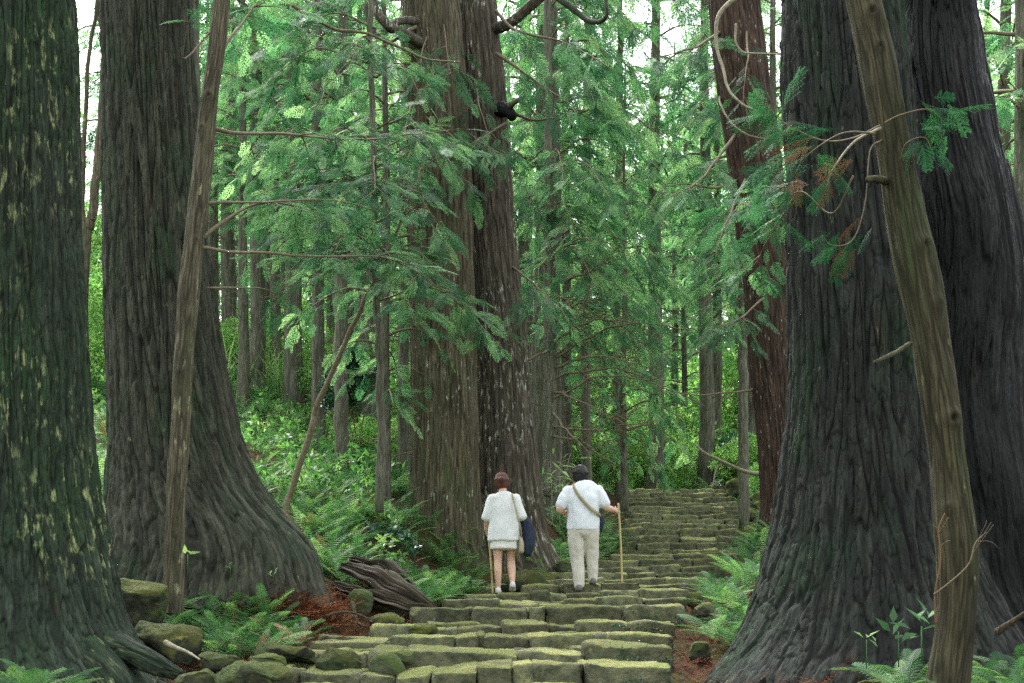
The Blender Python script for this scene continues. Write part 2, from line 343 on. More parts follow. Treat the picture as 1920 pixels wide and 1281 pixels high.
# ------------------------------------------------------------------ rocks and the stone stairway
def cut(Q, seed, n, lo, hi):               # split faces: flatten whatever sticks out beyond a few random planes
    r = np.random.default_rng(int(seed * 977) % 100003)
    for _ in range(n):
        v = unit(r.normal(size=3) * [1, 1, .9]); s = Q @ v; lim = r.uniform(lo, hi) * s.max(); Q = Q - np.maximum(s - lim, 0)[:, None] * v * .9
    return Q
def rock(dims, box, seed, res=(16, 8, 10), amp=.05, freq=3.0, flat=0.0):
    """superellipsoid block, roughened; dims = half sizes"""
    faces = []; Vs = []; n0 = 0
    for ax in range(3):
        for sg in (-1, 1):
            u, v = [(1, 2), (2, 0), (0, 1)][ax]
            a, b = np.linspace(-1, 1, res[u] + 1), np.linspace(-1, 1, res[v] + 1)
            A, B = np.meshgrid(a, b, indexing='ij'); pts = np.zeros((A.size, 3)); pts[:, ax] = sg; pts[:, u] = A.ravel(); pts[:, v] = B.ravel()
            Vs.append(pts); ii = (np.arange(res[u])[:, None] * (res[v] + 1) + np.arange(res[v])[None]).ravel() + n0
            f = np.stack([ii, ii + res[v] + 1, ii + res[v] + 2, ii + 1], -1)
            faces.append(f if sg > 0 else f[:, ::-1]); n0 += A.size
    V = np.concatenate(Vs); F = np.concatenate(faces)
    key = np.round(V * 1e4).astype(np.int64); _, idx, inv = np.unique(key, axis=0, return_index=True, return_inverse=True)
    inv = inv.ravel(); V = V[idx]; F = inv[F]
    k = (np.abs(V) ** box).sum(1) ** (1 / box); S = V / k[:, None]
    dims = np.array(dims); Q = cut(S * dims, seed + 1, 11, .70, .92); off = np.array([seed * 3.7 % 91, seed * 1.3 % 57, seed * 7.1 % 77])
    d = fbm(Q * freq + off, 4, .5); e = noise(Q * freq * .45 + off * 2)
    nn = unit(S / np.maximum(dims, .01) * dims.min())
    Q = Q + nn * ((d * amp + e * amp * 1.2))[:, None]
    if flat: Q[:, 2] = np.where(Q[:, 2] > dims[2] * (1 - flat), dims[2] * (1 - flat) + (Q[:, 2] - dims[2] * (1 - flat)) * .3, Q[:, 2])
    return Q, F
def block(dims, rad, seed, res, amp):
    """rough hewn block with worn edges of a given radius"""
    faces = []; Vs = []; n0 = 0; g = lambda k: (lambda t: np.sign(t) * np.abs(t) ** .72)(np.linspace(-1, 1, k + 1))
    for ax in range(3):
        for sg in (-1, 1):
            u, v = [(1, 2), (2, 0), (0, 1)][ax]; A, B = np.meshgrid(g(res[u]), g(res[v]), indexing='ij'); pts = np.zeros((A.size, 3)); pts[:, ax] = sg; pts[:, u] = A.ravel(); pts[:, v] = B.ravel()
            Vs.append(pts); ii = (np.arange(res[u])[:, None] * (res[v] + 1) + np.arange(res[v])[None]).ravel() + n0
            f = np.stack([ii, ii + res[v] + 1, ii + res[v] + 2, ii + 1], -1); faces.append(f if sg > 0 else f[:, ::-1]); n0 += A.size
    V = np.concatenate(Vs); F = np.concatenate(faces); _, idx, inv = np.unique(np.round(V * 1e4).astype(np.int64), axis=0, return_index=True, return_inverse=True)
    V = V[idx]; F = inv.ravel()[F]; d = np.array(dims); Q = V * d; inner = np.clip(Q, -(d - rad), d - rad); nn = unit(Q - inner); Q = cut(inner + nn * rad, seed + 2, 5, .86, .97)
    o = np.array([seed * 3.7 % 91, seed * 1.3 % 57, seed * 7.1 % 77]); k = fbm(Q * 5 + o, 4, .6); c = np.abs(noise(Q * 9 + o)); big = noise(Q * 2.6 + o * 3)
    Q = Q + nn * (k * amp + big * amp * 1.3 - sstep(.10, 0, c) * amp * .5)[:, None]
    top = sstep(0, d[2], Q[:, 2]); Q[:, 2] += top * (noise(np.stack([Q[:, 0] * 3.3 + seed, Q[:, 0] * 0, Q[:, 1] * 1.5], -1)) * amp * 1.1); return Q, F
def put_rock(name, c, dims, box, seed, mat, parent=None, rot=(0, 0, 0), **k):
    V, F = rock(dims, box, seed, **k)
    Rm = np.array(Matrix.Rotation(rot[2], 3, 'Z') @ Matrix.Rotation(rot[1], 3, 'Y') @ Matrix.Rotation(rot[0], 3, 'X'))
    V = V @ Rm.T + np.array(c)
    o = mk(name, V, F, mat, parent, smooth=True)
    return o
stair = empty('stone_stairway', (SXL[2] * .5 + SXR[2] * .5, SD[2], SH[2]), 'long flight of uneven mossy green stone steps climbing through the forest', 'stairway')
srng = random.Random(11); STONES = []
SHAPES = {4: [577, 722, 852, 893, 908, 990, 1137, 1260], 6: [768, 885, 992, 1024, 1165, 1172, 1284], 3: [500, 590, 598, 690, 757, 970, 1098, 1260], 2: [396, 465, 530, 555, 675, 740, 808, 898, 960, 1000, 1098, 1258],
          8: [870, 932, 996, 1028, 1064, 1127, 1197, 1294], 9: [975, 1052, 1056, 1127, 1200, 1318], 5: [690, 790, 855, 940, 1030, 1082, 1182, 1266], 7: [830, 935, 1010, 1060, 1120, 1210, 1290]}
for i, (yp, d, xl, xr) in enumerate(ROWS):
    st = empty('step', ((SXL[i] + SXR[i]) / 2, d, SH[i])); st.parent = stair
    st.matrix_parent_inverse = Matrix.Translation(-stair.location)
    WI = Matrix.Translation(-Vector(((SXL[i] + SXR[i]) / 2, d, SH[i])))
    nd = SD[i + 1] if i + 1 < len(SD) else d + 1.2
    below = SH[i - 1] if i else SH[i] - .15
    if i in SHAPES:
        e = [(x - 960) * d / FP for x in SHAPES[i]]
    else:
        e = [SXL[i] + srng.uniform(-.08, .08)]
        while e[-1] < SXR[i] - .25: e.append(e[-1] + srng.choice([srng.uniform(.25, .5), srng.uniform(.5, 1.15)]))
        e[-1] = SXR[i] + srng.uniform(-.06, .06)
    row = [(e[j], e[j + 1], 0) for j in range(len(e) - 1)]
    dep = nd - d + .05
    near = d < 16
    if dep > .85 and near:                               # deep tread: a second course behind
        mid = .5 + srng.uniform(-.05, .1); x = SXL[i] + srng.uniform(0, .1)
        while x < SXR[i] - .15:
            w = srng.uniform(.3, .7); row.append((x, min(x + w, SXR[i] + .05), mid)); x += w
    else: mid = dep
    for (a, b, back) in row:
        w = b - a
        if w < .05: continue
        top = SH[i] + srng.uniform(-.030, .020) - (.012 if back else 0)
        # left-to-right rise seen in the lower rows
        if 2 <= i <= 8: top += np.interp((a + b) / 2, [SXL[i], SXR[i]], [-.022, .022])
        hgt = (top - below) + (.10 if not back else .04)
        d0 = d + back + srng.uniform(-.06, .05); d1 = (d + mid if not back else nd + .05)
        cx = (a + b) / 2; dims = (w / 2 + (.004 if near else .014), max(.08, (d1 - d0) / 2 + .01), hgt / 2)
        rs = (max(6, int(w / .022)), max(5, int((d1 - d0) / .05)), max(5, int(hgt / .022))) if near else (max(6, int(w / .05)), 5, 6)
        V, F = block(dims, min(hgt * .3, srng.uniform(.018, .04) if near else .035), srng.uniform(0, 900), rs, .022 if near else .024)
        V[:, 2] += np.interp(V[:, 0], [-dims[0], dims[0]], [srng.uniform(-.014, .014), srng.uniform(-.014, .014)])
        a_ = srng.uniform(-.03, .03); V = V @ np.array([[math.cos(a_), math.sin(a_), 0], [-math.sin(a_), math.cos(a_), 0], [0, 0, 1]])
        V = V + np.array([cx, (d0 + d1) / 2, top - hgt / 2])
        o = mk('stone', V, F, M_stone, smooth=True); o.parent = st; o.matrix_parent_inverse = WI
        STONES.append((cx, d0, top, w))

# boulders and loose stones beside and on the steps: (x, y of the top, y of foot, half width px, distance, kind, label)
BL = [(255, 1080, 1165, 46, 9.6, 1, 'round moss-covered boulder between the leftmost giant cedar and the slim trunk'),
      (318, 1180, 1216, 66, 8.9, 2, 'flat sloping green slab of rock below the round boulder on the left'),
      (372, 1246, 1300, 50, 7.5, 2, 'mossy angular boulder at bottom left end of the lowest steps'),
      (470, 1236, 1290, 74, 7.75, 2, 'broad flat mossy stone on the left end of the lowest step'),
      (538, 1206, 1238, 62, 8.6, 2, 'rounded mossy stone left of the fifth step, beside the fern bed'),
      (642, 1213, 1262, 49, 8.45, 1, 'upright block with yellow moss lying loose on the left of the steps'),
      (500, 1222, 1240, 38, 8.3, 2, 'low olive stone lying between the broad flat stone and the rounded stone'),
      (410, 1226, 1240, 42, 8.2, 2, 'low narrow stone behind the angular boulder at bottom left'),
      (718, 1232, 1252, 30, 8.3, 2, 'flat grey wedge stone lying on the tread beside the yellow mossed block'),
      (745, 1218, 1236, 30, 8.5, 2, 'small dark green stone leaning behind the flat wedge stone'),
      (722, 1149, 1180, 36, 11.1, 1, 'pointed stone with a yellow lichen patch left of the tall step'),
      (672, 1105, 1146, 22, 11.6, 3, 'thin upright grey slate stone in the red needles below the rotten log'),
      (790, 1173, 1182, 26, 10.4, 2, 'small grey stone at the foot of the pointed stone'),
      (1318, 1133, 1155, 22, 11.6, 1, 'small mossy stone right of the tall step'),
      (1305, 1110, 1128, 16, 13.0, 1, 'pale stone wedged at the right edge of the steps under the ferns'),
      (1312, 1200, 1225, 20, 9.2, 2, 'small flat stone in the litter on the right of the lower steps'),
      (1010, 1069, 1086, 34, 16.6, 1, 'moss-topped stone between the woman and the man behind the steps'),
      (990, 1083, 1100, 42, 15.8, 1, 'long mossy stone at the foot of the twin cedar'),
      (1064, 1045, 1074, 20, 17.6, 1, 'dark mossy stone hidden behind the man beside the steps'),
      (1382, 899, 935, 24, 32.0, 1, 'biggest mossy boulder at the right end of the top step'),
      (1348, 908, 922, 16, 33.5, 2, 'small moss-yellow stone left of the biggest boulder on the top step'),
      (1420, 925, 960, 24, 29.0, 1, 'yellow mossed rock on the bank beside the red-barked cedar'),
      (1402, 925, 950, 14, 31.0, 1, 'small rock squeezed between the two top boulders'),
      (1404, 955, 985, 15, 27.5, 1, 'dark low rock on the right bank under the top boulders'),
      (1408, 985, 1010, 14, 25, 1, 'mossy bank stone lowest of those along the upper steps')]
for k, (x, yt, yb, hw, d, kind, lab) in enumerate(BL):
    s = d / FP; w = hw * s; h = (yb - yt) * s / 2 + .03
    c = P(x, (yt + yb) / 2, d) - np.array([0, 0, .03])
    kw = dict(res=(40, 28, 34), amp=.05 + .22 * w, freq=3.2)
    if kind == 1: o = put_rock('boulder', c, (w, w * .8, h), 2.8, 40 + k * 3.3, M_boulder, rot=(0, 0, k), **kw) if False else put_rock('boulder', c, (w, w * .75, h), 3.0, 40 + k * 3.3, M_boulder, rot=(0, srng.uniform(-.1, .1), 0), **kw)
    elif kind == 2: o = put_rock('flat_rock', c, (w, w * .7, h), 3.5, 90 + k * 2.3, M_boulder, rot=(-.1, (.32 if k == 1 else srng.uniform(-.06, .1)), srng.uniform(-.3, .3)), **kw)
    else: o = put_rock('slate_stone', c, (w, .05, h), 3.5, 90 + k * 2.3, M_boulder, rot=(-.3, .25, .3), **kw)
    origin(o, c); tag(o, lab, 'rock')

# ------------------------------------------------------------------ trunks
def ring_mesh(z, cx, cy, rx, ry, nth, w, depth, el=.06, lobes=(), zb=0, hb=.6, warp=.30, plate=0, coarse=.02, seed=0, topy=0):
    """z..ry arrays over height; bark relief modelled into the surface"""
    nh = len(z); th = np.arange(nth) / nth * 2 * PI + PI / 2     # seam at the back
    C, S = np.cos(th), np.sin(th); Rm = float(np.median(rx))
    lob = np.zeros((nh, nth))
    for (ang, k, a) in lobes:
        lob += a * np.exp(-np.maximum(z - zb, 0) / hb)[:, None] * (np.maximum(0, np.cos(th - ang)) ** k)[None] if k > 0 else a * np.exp(-np.maximum(z - zb, 0) / hb)[:, None] * np.cos(-k * th + ang)[None]
    h = np.broadcast_to(z[:, None], (nh, nth))
    q = np.stack([np.broadcast_to(C * Rm, (nh, nth)), np.broadcast_to(S * Rm, (nh, nth)), h], -1).reshape(-1, 3)
    rr = np.repeat(np.sqrt(np.clip(rx / Rm, .5, 3)), nth)        # ridges keep their size where the trunk widens
    b = q * np.stack([rr / w, rr / w, np.full(len(q), el / w)], -1) + seed
    wv = np.stack([noise(q * [2.2, 2.2, .8] + 31), noise(q * [2.2, 2.2, .8] + 57), np.zeros(len(q))], -1) * warp
    b = b + wv
    n1 = noise(b); n2 = noise(b * [2.1, 2.1, 2.6] + 9)
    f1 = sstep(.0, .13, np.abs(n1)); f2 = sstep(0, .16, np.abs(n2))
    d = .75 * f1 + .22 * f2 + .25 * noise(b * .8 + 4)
    d = d + .22 * np.sign(n1) * f1 + .16 * noise(b * [3.6, 3.6, 2.] + 41)
    if plate:                                                     # cross cracks cut the ridges into plates
        n3 = noise(b * [1., 1., 5.5] + 77); d = d - plate * (1 - sstep(0, .10, np.abs(n3))) * f1
        d = d + .35 * plate * np.sign(n3) * f1
    big = noise(q * [1.6, 1.6, .8] + seed) + .5 * noise(q * [4, 4, 2] + seed)
    disp = (d * depth + big * coarse).reshape(nh, nth)
    X = cx[:, None] + rx[:, None] * C * (1 + lob) + C * disp
    Y = cy[:, None] + ry[:, None] * S * (1 + lob) + S * disp
    V = np.stack([X, Y, h], -1).reshape(-1, 3)
    i = (np.arange(nh - 1)[:, None] * nth); j = np.arange(nth)[None]; j2 = (j + 1) % nth
    F = np.stack([i + j, i + j2, i + nth + j2, i + nth + j], -1).reshape(-1, 4)
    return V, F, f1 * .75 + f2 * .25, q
def big_trunk(name, prof, d, mat, parent, nth, dz, w, depth, ext=3.5, ryk=.9, dlist=None, **k):
    """prof: (photo row, left x, right x) silhouettes from the foot up; d: distance of the axis"""
    prof = sorted(prof, key=lambda t: -t[0]); pr = np.array(prof, float)
    dd = np.interp(pr[:, 0], *zip(*sorted(dlist))) if dlist else np.full(len(pr), float(d))
    zz = EZ + (HY - pr[:, 0]) * dd / FP
    cx = ((pr[:, 1] + pr[:, 2]) / 2 - 960) * dd / FP; rx = (pr[:, 2] - pr[:, 1]) / 2 * dd / FP
    # go on above the frame
    g = (zz[-1] - zz[-2]); zz = np.append(zz, zz[-1] + ext); cx = np.append(cx, cx[-1] + (cx[-1] - cx[-2]) / g * ext * .6); rx = np.append(rx, rx[-1] * .86); dd = np.append(dd, dd[-1])
    z = np.arange(zz[0], zz[-1], dz)
    def sm(a):                                   # smooth interpolation
        y = np.interp(z, zz, a); kk = int(.16 / dz) * 2 + 1; ker = np.hanning(kk + 2)[1:-1]; ker /= ker.sum()
        return np.convolve(np.pad(y, kk // 2, mode='edge'), ker, 'valid')
    cx, rx, cy = sm(cx), sm(rx), sm(dd)
    rmid = np.median(rx); ry = np.where(rx > rmid * 1.15, rmid * 1.15 + (rx - rmid * 1.15) * .75, rx) * ryk
    V, F, t, q = ring_mesh(z, cx, cy, rx, ry, nth, w, depth, zb=zz[0], **k)
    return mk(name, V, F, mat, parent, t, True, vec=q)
# ------------------------------------------------------------------ the giant cedars
def root_tree(px, py, d, label, cat='tree', group=None, name='giant_cedar'):
    c = P(px, py, d); return empty(name, c, label, cat, group)
A_ = root_tree(-10, 1262, 8.5, 'mossy giant cedar at the left frame edge with pale lichen flecks and spreading roots', group='giant old cedars')
big_trunk('trunk', [(1340, -330, 345), (1281, -290, 308), (1240, -260, 276), (1200, -240, 243), (1150, -215, 222), (1080, -190, 205), (1000, -165, 190), (900, -150, 172), (780, -145, 160),
                    (600, -142, 150), (400, -135, 142), (200, -130, 134), (0, -120, 126)], 8.5, M_barkA, A_, 520, .014, .040, .026, coarse=.02, plate=.3,
          lobes=[(-.25, 12, .14), (-.8, 20, .16), (-1.3, 16, .12), (-2.0, 8, .16), (3, -5, .04)], hb=.34)
B_ = root_tree(330, 1092, 11.5, 'tall grooved cedar second from left, its flared foot spreading right into a long root', group='giant old cedars')
big_trunk('trunk', [(1140, 160, 600), (1100, 180, 592), (1070, 192, 590), (1040, 198, 584), (1000, 203, 562), (960, 205, 524), (920, 207, 492), (880, 210, 468), (820, 212, 444), (760, 212, 432), (700, 210, 420),
                    (600, 206, 402), (500, 206, 388), (400, 206, 376), (250, 202, 366), (100, 199, 357), (0, 197, 352)], 11.5, M_barkB, B_, 440, .018, .056, .036, coarse=.016, plate=.25,
          lobes=[(-.35, 16, .16), (-.9, 22, .22), (-1.55, 18, .20), (-2.3, 16, .18), (-1.2, 30, -.08), (1, -6, .02)], hb=.42)
def root_limb(pts, rad, mat, parent, nth=60, w=.045, depth=.012, name='root'):
    c = catmull(pts, 60); r = np.interp(np.linspace(0, 1, 60), np.linspace(0, 1, len(rad)), rad)
    V, F, F3 = tube(c, r, nth)
    s = np.linspace(0, np.linalg.norm(np.diff(c, axis=0), axis=1).sum(), 60); th = np.arange(nth) / nth * 2 * PI
    q = np.stack([np.repeat(s * .14, nth) + 0 * np.tile(th, 60), np.tile(np.cos(th), 60) * np.median(r), np.tile(np.sin(th), 60) * np.median(r)], -1)
    qq = np.vstack([q, q[-1:], q[:1]])
    n1 = noise(qq / w * [1, 1, 1] + 3); dsp = (sstep(0, .2, np.abs(n1)) - .5) * depth + noise(V * 3) * .03
    cc = np.vstack([np.repeat(c, nth, 0), c[-1:], c[:1]]); V = V + unit(V - cc) * dsp[:, None]
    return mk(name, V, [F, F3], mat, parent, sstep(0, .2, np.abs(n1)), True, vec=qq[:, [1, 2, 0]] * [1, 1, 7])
root_limb([P(150, 1190, 8.4), P(215, 1212, 8.2), P(262, 1230, 8.05), P(300, 1250, 8.0), P(340, 1268, 8.0)], [.12, .11, .08, .06, .03], M_barkA, A_)
root_limb([P(150, 1215, 8.2), P(190, 1260, 8.0), P(230, 1310, 7.9)], [.16, .15, .12], M_barkA, A_)

C_ = root_tree(1640, 1225, 8.4, 'enormous double-trunked dark cedar filling the right side beside the slim leaning tree', group='giant old cedars')
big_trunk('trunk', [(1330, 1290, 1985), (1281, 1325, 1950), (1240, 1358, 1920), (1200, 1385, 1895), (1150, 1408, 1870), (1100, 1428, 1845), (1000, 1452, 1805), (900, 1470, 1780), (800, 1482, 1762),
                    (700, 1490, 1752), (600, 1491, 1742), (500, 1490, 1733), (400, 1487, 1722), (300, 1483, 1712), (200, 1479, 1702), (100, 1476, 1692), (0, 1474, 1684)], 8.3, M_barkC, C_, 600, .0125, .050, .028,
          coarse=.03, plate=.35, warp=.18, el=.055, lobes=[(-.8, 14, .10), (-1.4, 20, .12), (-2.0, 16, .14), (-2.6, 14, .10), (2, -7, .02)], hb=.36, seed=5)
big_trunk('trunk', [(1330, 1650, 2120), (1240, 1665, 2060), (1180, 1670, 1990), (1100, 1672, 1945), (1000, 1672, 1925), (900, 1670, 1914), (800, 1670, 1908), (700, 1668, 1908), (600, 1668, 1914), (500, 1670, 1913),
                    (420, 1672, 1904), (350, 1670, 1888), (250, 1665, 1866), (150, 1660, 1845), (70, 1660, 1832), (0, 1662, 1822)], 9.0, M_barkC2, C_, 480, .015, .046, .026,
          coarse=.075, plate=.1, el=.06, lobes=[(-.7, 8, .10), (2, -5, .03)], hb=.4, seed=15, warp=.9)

T_ = root_tree(890, 1085, 17.5, 'twin-trunked old cedar standing behind the woman left of the steps', group='giant old cedars')
big_trunk('trunk', [(1140, 735, 940), (1100, 745, 925), (1040, 760, 908), (980, 768, 900), (900, 772, 897), (800, 773, 893), (700, 772, 890), (600, 771, 888), (450, 769, 886), (300, 766, 880),
                    (150, 761, 870), (60, 757, 862), (0, 760, 855)], 17.4, M_barkE, T_, 260, .024, .060, .026, coarse=.03, lobes=[(-.6, 14, .30), (-2.4, 8, .25), (-1.25, 16, .35), (-1.8, 14, .2)], hb=.42, seed=25)
big_trunk('trunk', [(1125, 868, 1085), (1085, 872, 1062), (1050, 884, 1040), (1000, 890, 1022), (900, 893, 1008), (800, 893, 1000), (700, 890, 990), (600, 882, 980), (500, 874, 970), (400, 866, 962),
                    (300, 860, 955), (200, 852, 945), (100, 846, 936), (0, 838, 926)], 18.1, M_barkE2, T_, 260, .024, .060, .030, coarse=.03, lobes=[(-.2, 6, .3), (-1.2, 9, .12)], hb=.5, seed=35)
D_ = root_tree(1458, 985, 20, 'reddish-brown leaning cedar just left of the huge double trunk', group='giant old cedars')
big_trunk('trunk', [(1040, 1415, 1525), (990, 1425, 1512), (940, 1432, 1505), (850, 1426, 1498), (700, 1412, 1490), (500, 1392, 1478), (300, 1366, 1462), (150, 1346, 1440), (0, 1330, 1420)], 20, M_barkD, D_,
          220, .03, .06, .028, coarse=.03, lobes=[(-.4, 8, .2), (-2.4, 8, .2)], hb=.5, seed=45)
# a dark burl and limbs on the twin cedar
def branch(pts, r0, r1, mat, parent, name='branch', seg=8, n=40, wig=.012, lump=.04):
    c = catmull(pts, n); L = np.linalg.norm(np.diff(c, axis=0), axis=1).sum()
    s = np.linspace(0, L, n); k = rng.uniform(0, 90)
    c = c + np.stack([noise(np.stack([s * 3 + k, s * 0 + a, s * 0], -1)) for a in (1.5, 7.5, 13.5)], -1) * wig * np.minimum(1, s / .2)[:, None]
    r = r0 + (r1 - r0) * np.linspace(0, 1, n) ** .8
    V, F, F3 = tube(c, r, seg, lump)
    o = mk(name, V, [F, F3], mat, parent, smooth=True, tint=np.ones(len(V)), vec=V); return o, c
branch([P(800, 90, 17.2), P(760, 65, 16.7), P(728, 48, 16.4), P(705, 20, 16.4), P(690, -30, 16.4)], .085, .055, M_barkE2, T_)
branch([P(790, 40, 17.2), P(745, 42, 16.6), P(715, 62, 16.4), P(695, 50, 16.4), P(685, 10, 16.4)], .06, .03, M_barkE2, T_)
branch([P(920, 55, 18), P(950, 48, 17.8), P(985, 20, 17.6), P(1030, -20, 17.4)], .085, .07, M_barkE2, T_)
branch([P(940, 205, 17.8), P(952, 208, 17.6), P(960, 218, 17.5)], .12, .07, M_barkC2, T_)
branch([P(952, 206, 17.6), P(966, 192, 17.4), P(985, 180, 17.3)], .05, .02, M_slimL, T_)
branch([P(968, 215, 17.6), P(1000, 225, 17.3), P(1040, 222, 17)], .03, .01, M_slimL, T_)

# ------------------------------------------------------------------ slim trees in front
def slim(name, pts, mat, label, nth=80, dz=.02, knots=(), disp=.006, cat='tree', group=None, w=.03):
    """pts: (x, y, distance, width px)"""
    ps = np.array([P(x, y, d) for x, y, d, _ in pts]); rs = np.array([w_ / 2 * d / FP for _, _, d, w_ in pts])
    root = empty(name, ps[0], label, cat, group)
    n = max(20, int(np.linalg.norm(ps[-1] - ps[0]) / dz)); c = catmull(ps, n); r = catmull(np.stack([rs, rs], -1), n)[:, 0]
    V, F, F3 = tube(c, r, nth); th = np.arange(nth) / nth * 2 * PI
    q = np.stack([np.tile(np.cos(th), n) * rs.mean(), np.tile(np.sin(th), n) * rs.mean(), np.repeat(c[:, 2], nth)], -1); q = np.vstack([q, q[-1:], q[:1]])
    cc = np.vstack([np.repeat(c, nth, 0), c[-1:], c[:1]])
    b = q * [1 / w, 1 / w, .06 / w]; n1 = noise(b + noise(q * [4, 4, 1])[:, None] * .4); f = sstep(0, .2, np.abs(n1))
    dd = f * disp + noise(q * [5, 5, 2.2]) * .018 * rs.mean() / .12 + noise(b * 2.2) * disp * .6
    V = V + unit(V - cc) * dd[:, None]
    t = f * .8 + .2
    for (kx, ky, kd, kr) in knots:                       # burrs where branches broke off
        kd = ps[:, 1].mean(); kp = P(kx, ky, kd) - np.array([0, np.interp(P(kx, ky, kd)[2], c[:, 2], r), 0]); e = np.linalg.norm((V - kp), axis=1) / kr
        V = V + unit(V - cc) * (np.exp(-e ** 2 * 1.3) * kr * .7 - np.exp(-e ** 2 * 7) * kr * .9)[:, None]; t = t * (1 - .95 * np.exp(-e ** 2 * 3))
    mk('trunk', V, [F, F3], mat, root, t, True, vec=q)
    return root, c
RS_, _c = slim('slim_tree', [(1770, 1330, 6.2, 78), (1784, 1230, 6.2, 72), (1792, 1150, 6.2, 71), (1794, 1050, 6.2, 72), (1786, 950, 6.2, 67), (1776, 850, 6.2, 64), (1764, 760, 6.2, 62), (1748, 660, 6.2, 63), (1722, 520, 6.2, 76),
                         (1694, 380, 6.2, 68), (1668, 240, 6.2, 60), (1645, 110, 6.2, 62), (1620, 0, 6.2, 60), (1590, -150, 6.2, 56), (1560, -420, 6.2, 50)], M_slim,
             'slim brownish green trunk leaning left in front of the huge double cedar', 110, .016,
             knots=[(1775, 790, 6.05, .05), (1722, 470, 6.05, .045), (1690, 205, 6.05, .04), (1626, 35, 6.05, .04), (1748, 580, 6.05, .035), (1640, 100, 6.05, .03), (1700, 312, 6.05, .035), (1765, 955, 6.05, .035), (1660, 50, 6.05, .03)], group='slim trunks in front')
branch([P(1706, 645, 6.15), P(1680, 658, 6.0), P(1641, 678, 5.85)], .014, .011, M_slim, RS_, 'broken_stub', 8, 16, lump=.1)
branch([P(1662, 340, 6.15), P(1645, 338, 6.05), P(1628, 340, 6.0)], .022, .016, M_slim, RS_, 'broken_stub', 8, 14, lump=.12)
branch([P(1755, 1170, 6.1), P(1752, 1110, 6.05), P(1760, 1050, 6.0), P(1757, 990, 6.0), P(1768, 960, 6.0)], .006, .002, M_deadleaf, RS_, 'twig', 5)
branch([P(1752, 1115, 6.05), P(1790, 1085, 5.95), P(1818, 1055, 5.9), P(1830, 1020, 5.9), P(1850, 1000, 5.9)], .006, .002, M_twig, RS_, 'twig', 5)
for (a, b) in (((1826, 1030), (1860, 980)), ((1833, 1015), (1875, 1028)), ((1822, 1040), (1862, 985)), ((1835, 1010), (1850, 975)), ((1758, 1010), (1748, 985)), ((1757, 1030), (1782, 1015)), ((1760, 1000), (1778, 970))):
    branch([P(*a, 5.95), P((a[0] + b[0]) / 2 + 4, (a[1] + b[1]) / 2 - 6, 5.9), P(*b, 5.9)], .0025, .001, M_twig, RS_, 'twig', 4, 10)
LS_, _c = slim('slim_tree', [(322, 1150, 10.1, 42), (325, 1100, 10.1, 36), (330, 950, 10.1, 34), (338, 800, 10.1, 33), (350, 600, 10.1, 36), (365, 450, 10.1, 35), (380, 320, 10.1, 34), (392, 200, 10.1, 30), (410, 60, 10.1, 28), (428, -150, 10.1, 24), (445, -500, 10.1, 18)],
             M_slimL, 'slim pale brown trunk in front of the second giant cedar', 70, .02,
             knots=[(395, 185, 10, .04), (383, 245, 10, .03), (372, 455, 10, .03), (343, 700, 10, .03), (330, 1000, 10, .025)], group='slim trunks in front')
GL_ = empty('leaning_pole_tree', P(535, 965, 15.3), 'thin bare crooked stem leaning to the right across the fern slope', 'tree')
branch([P(535, 975, 15.3), P(545, 915, 15.3), P(585, 800, 15.2), P(592, 765, 15.2), P(640, 660, 15), P(668, 600, 14.9), P(700, 530, 14.8), P(740, 440, 14.8), P(770, 370, 14.8), P(800, 300, 14.9)], .048, .014, M_twig, GL_, 'trunk', 12, 90, .03, .05)
for a, b in (((770, 370), (700, 330)), ((752, 410), (820, 372)), ((720, 480), (660, 440)), ((790, 320), (850, 285)), ((592, 765), (570, 740))):
    branch([P(*a, 14.8), P((a[0] + b[0]) / 2, (a[1] + b[1]) / 2 - 8, 14.7), P(*b, 14.6)], .012, .003, M_twig, GL_, 'branch', 5, 14, .02)
# forked slender tree between the two left giants
FK_, _c = slim('forked_tree', [(150, 850, 17, 20), (155, 700, 17, 18), (158, 520, 17, 17), (164, 420, 17, 17)], M_slimL, 'slender forked tree seen in the gap between the two left giants', 24, .05, disp=.003)
branch([P(160, 430, 17), P(155, 395, 17), P(158, 250, 17), P(168, 100, 17), P(182, 0, 17), P(190, -200, 17)], .045, .02, M_slimL, FK_, 'stem', 12, 60, .02)
branch([P(166, 430, 17), P(176, 380, 17), P(188, 250, 17), P(196, 110, 17), P(204, -100, 17)], .07, .05, M_slimL, FK_, 'stem', 12, 60, .02)
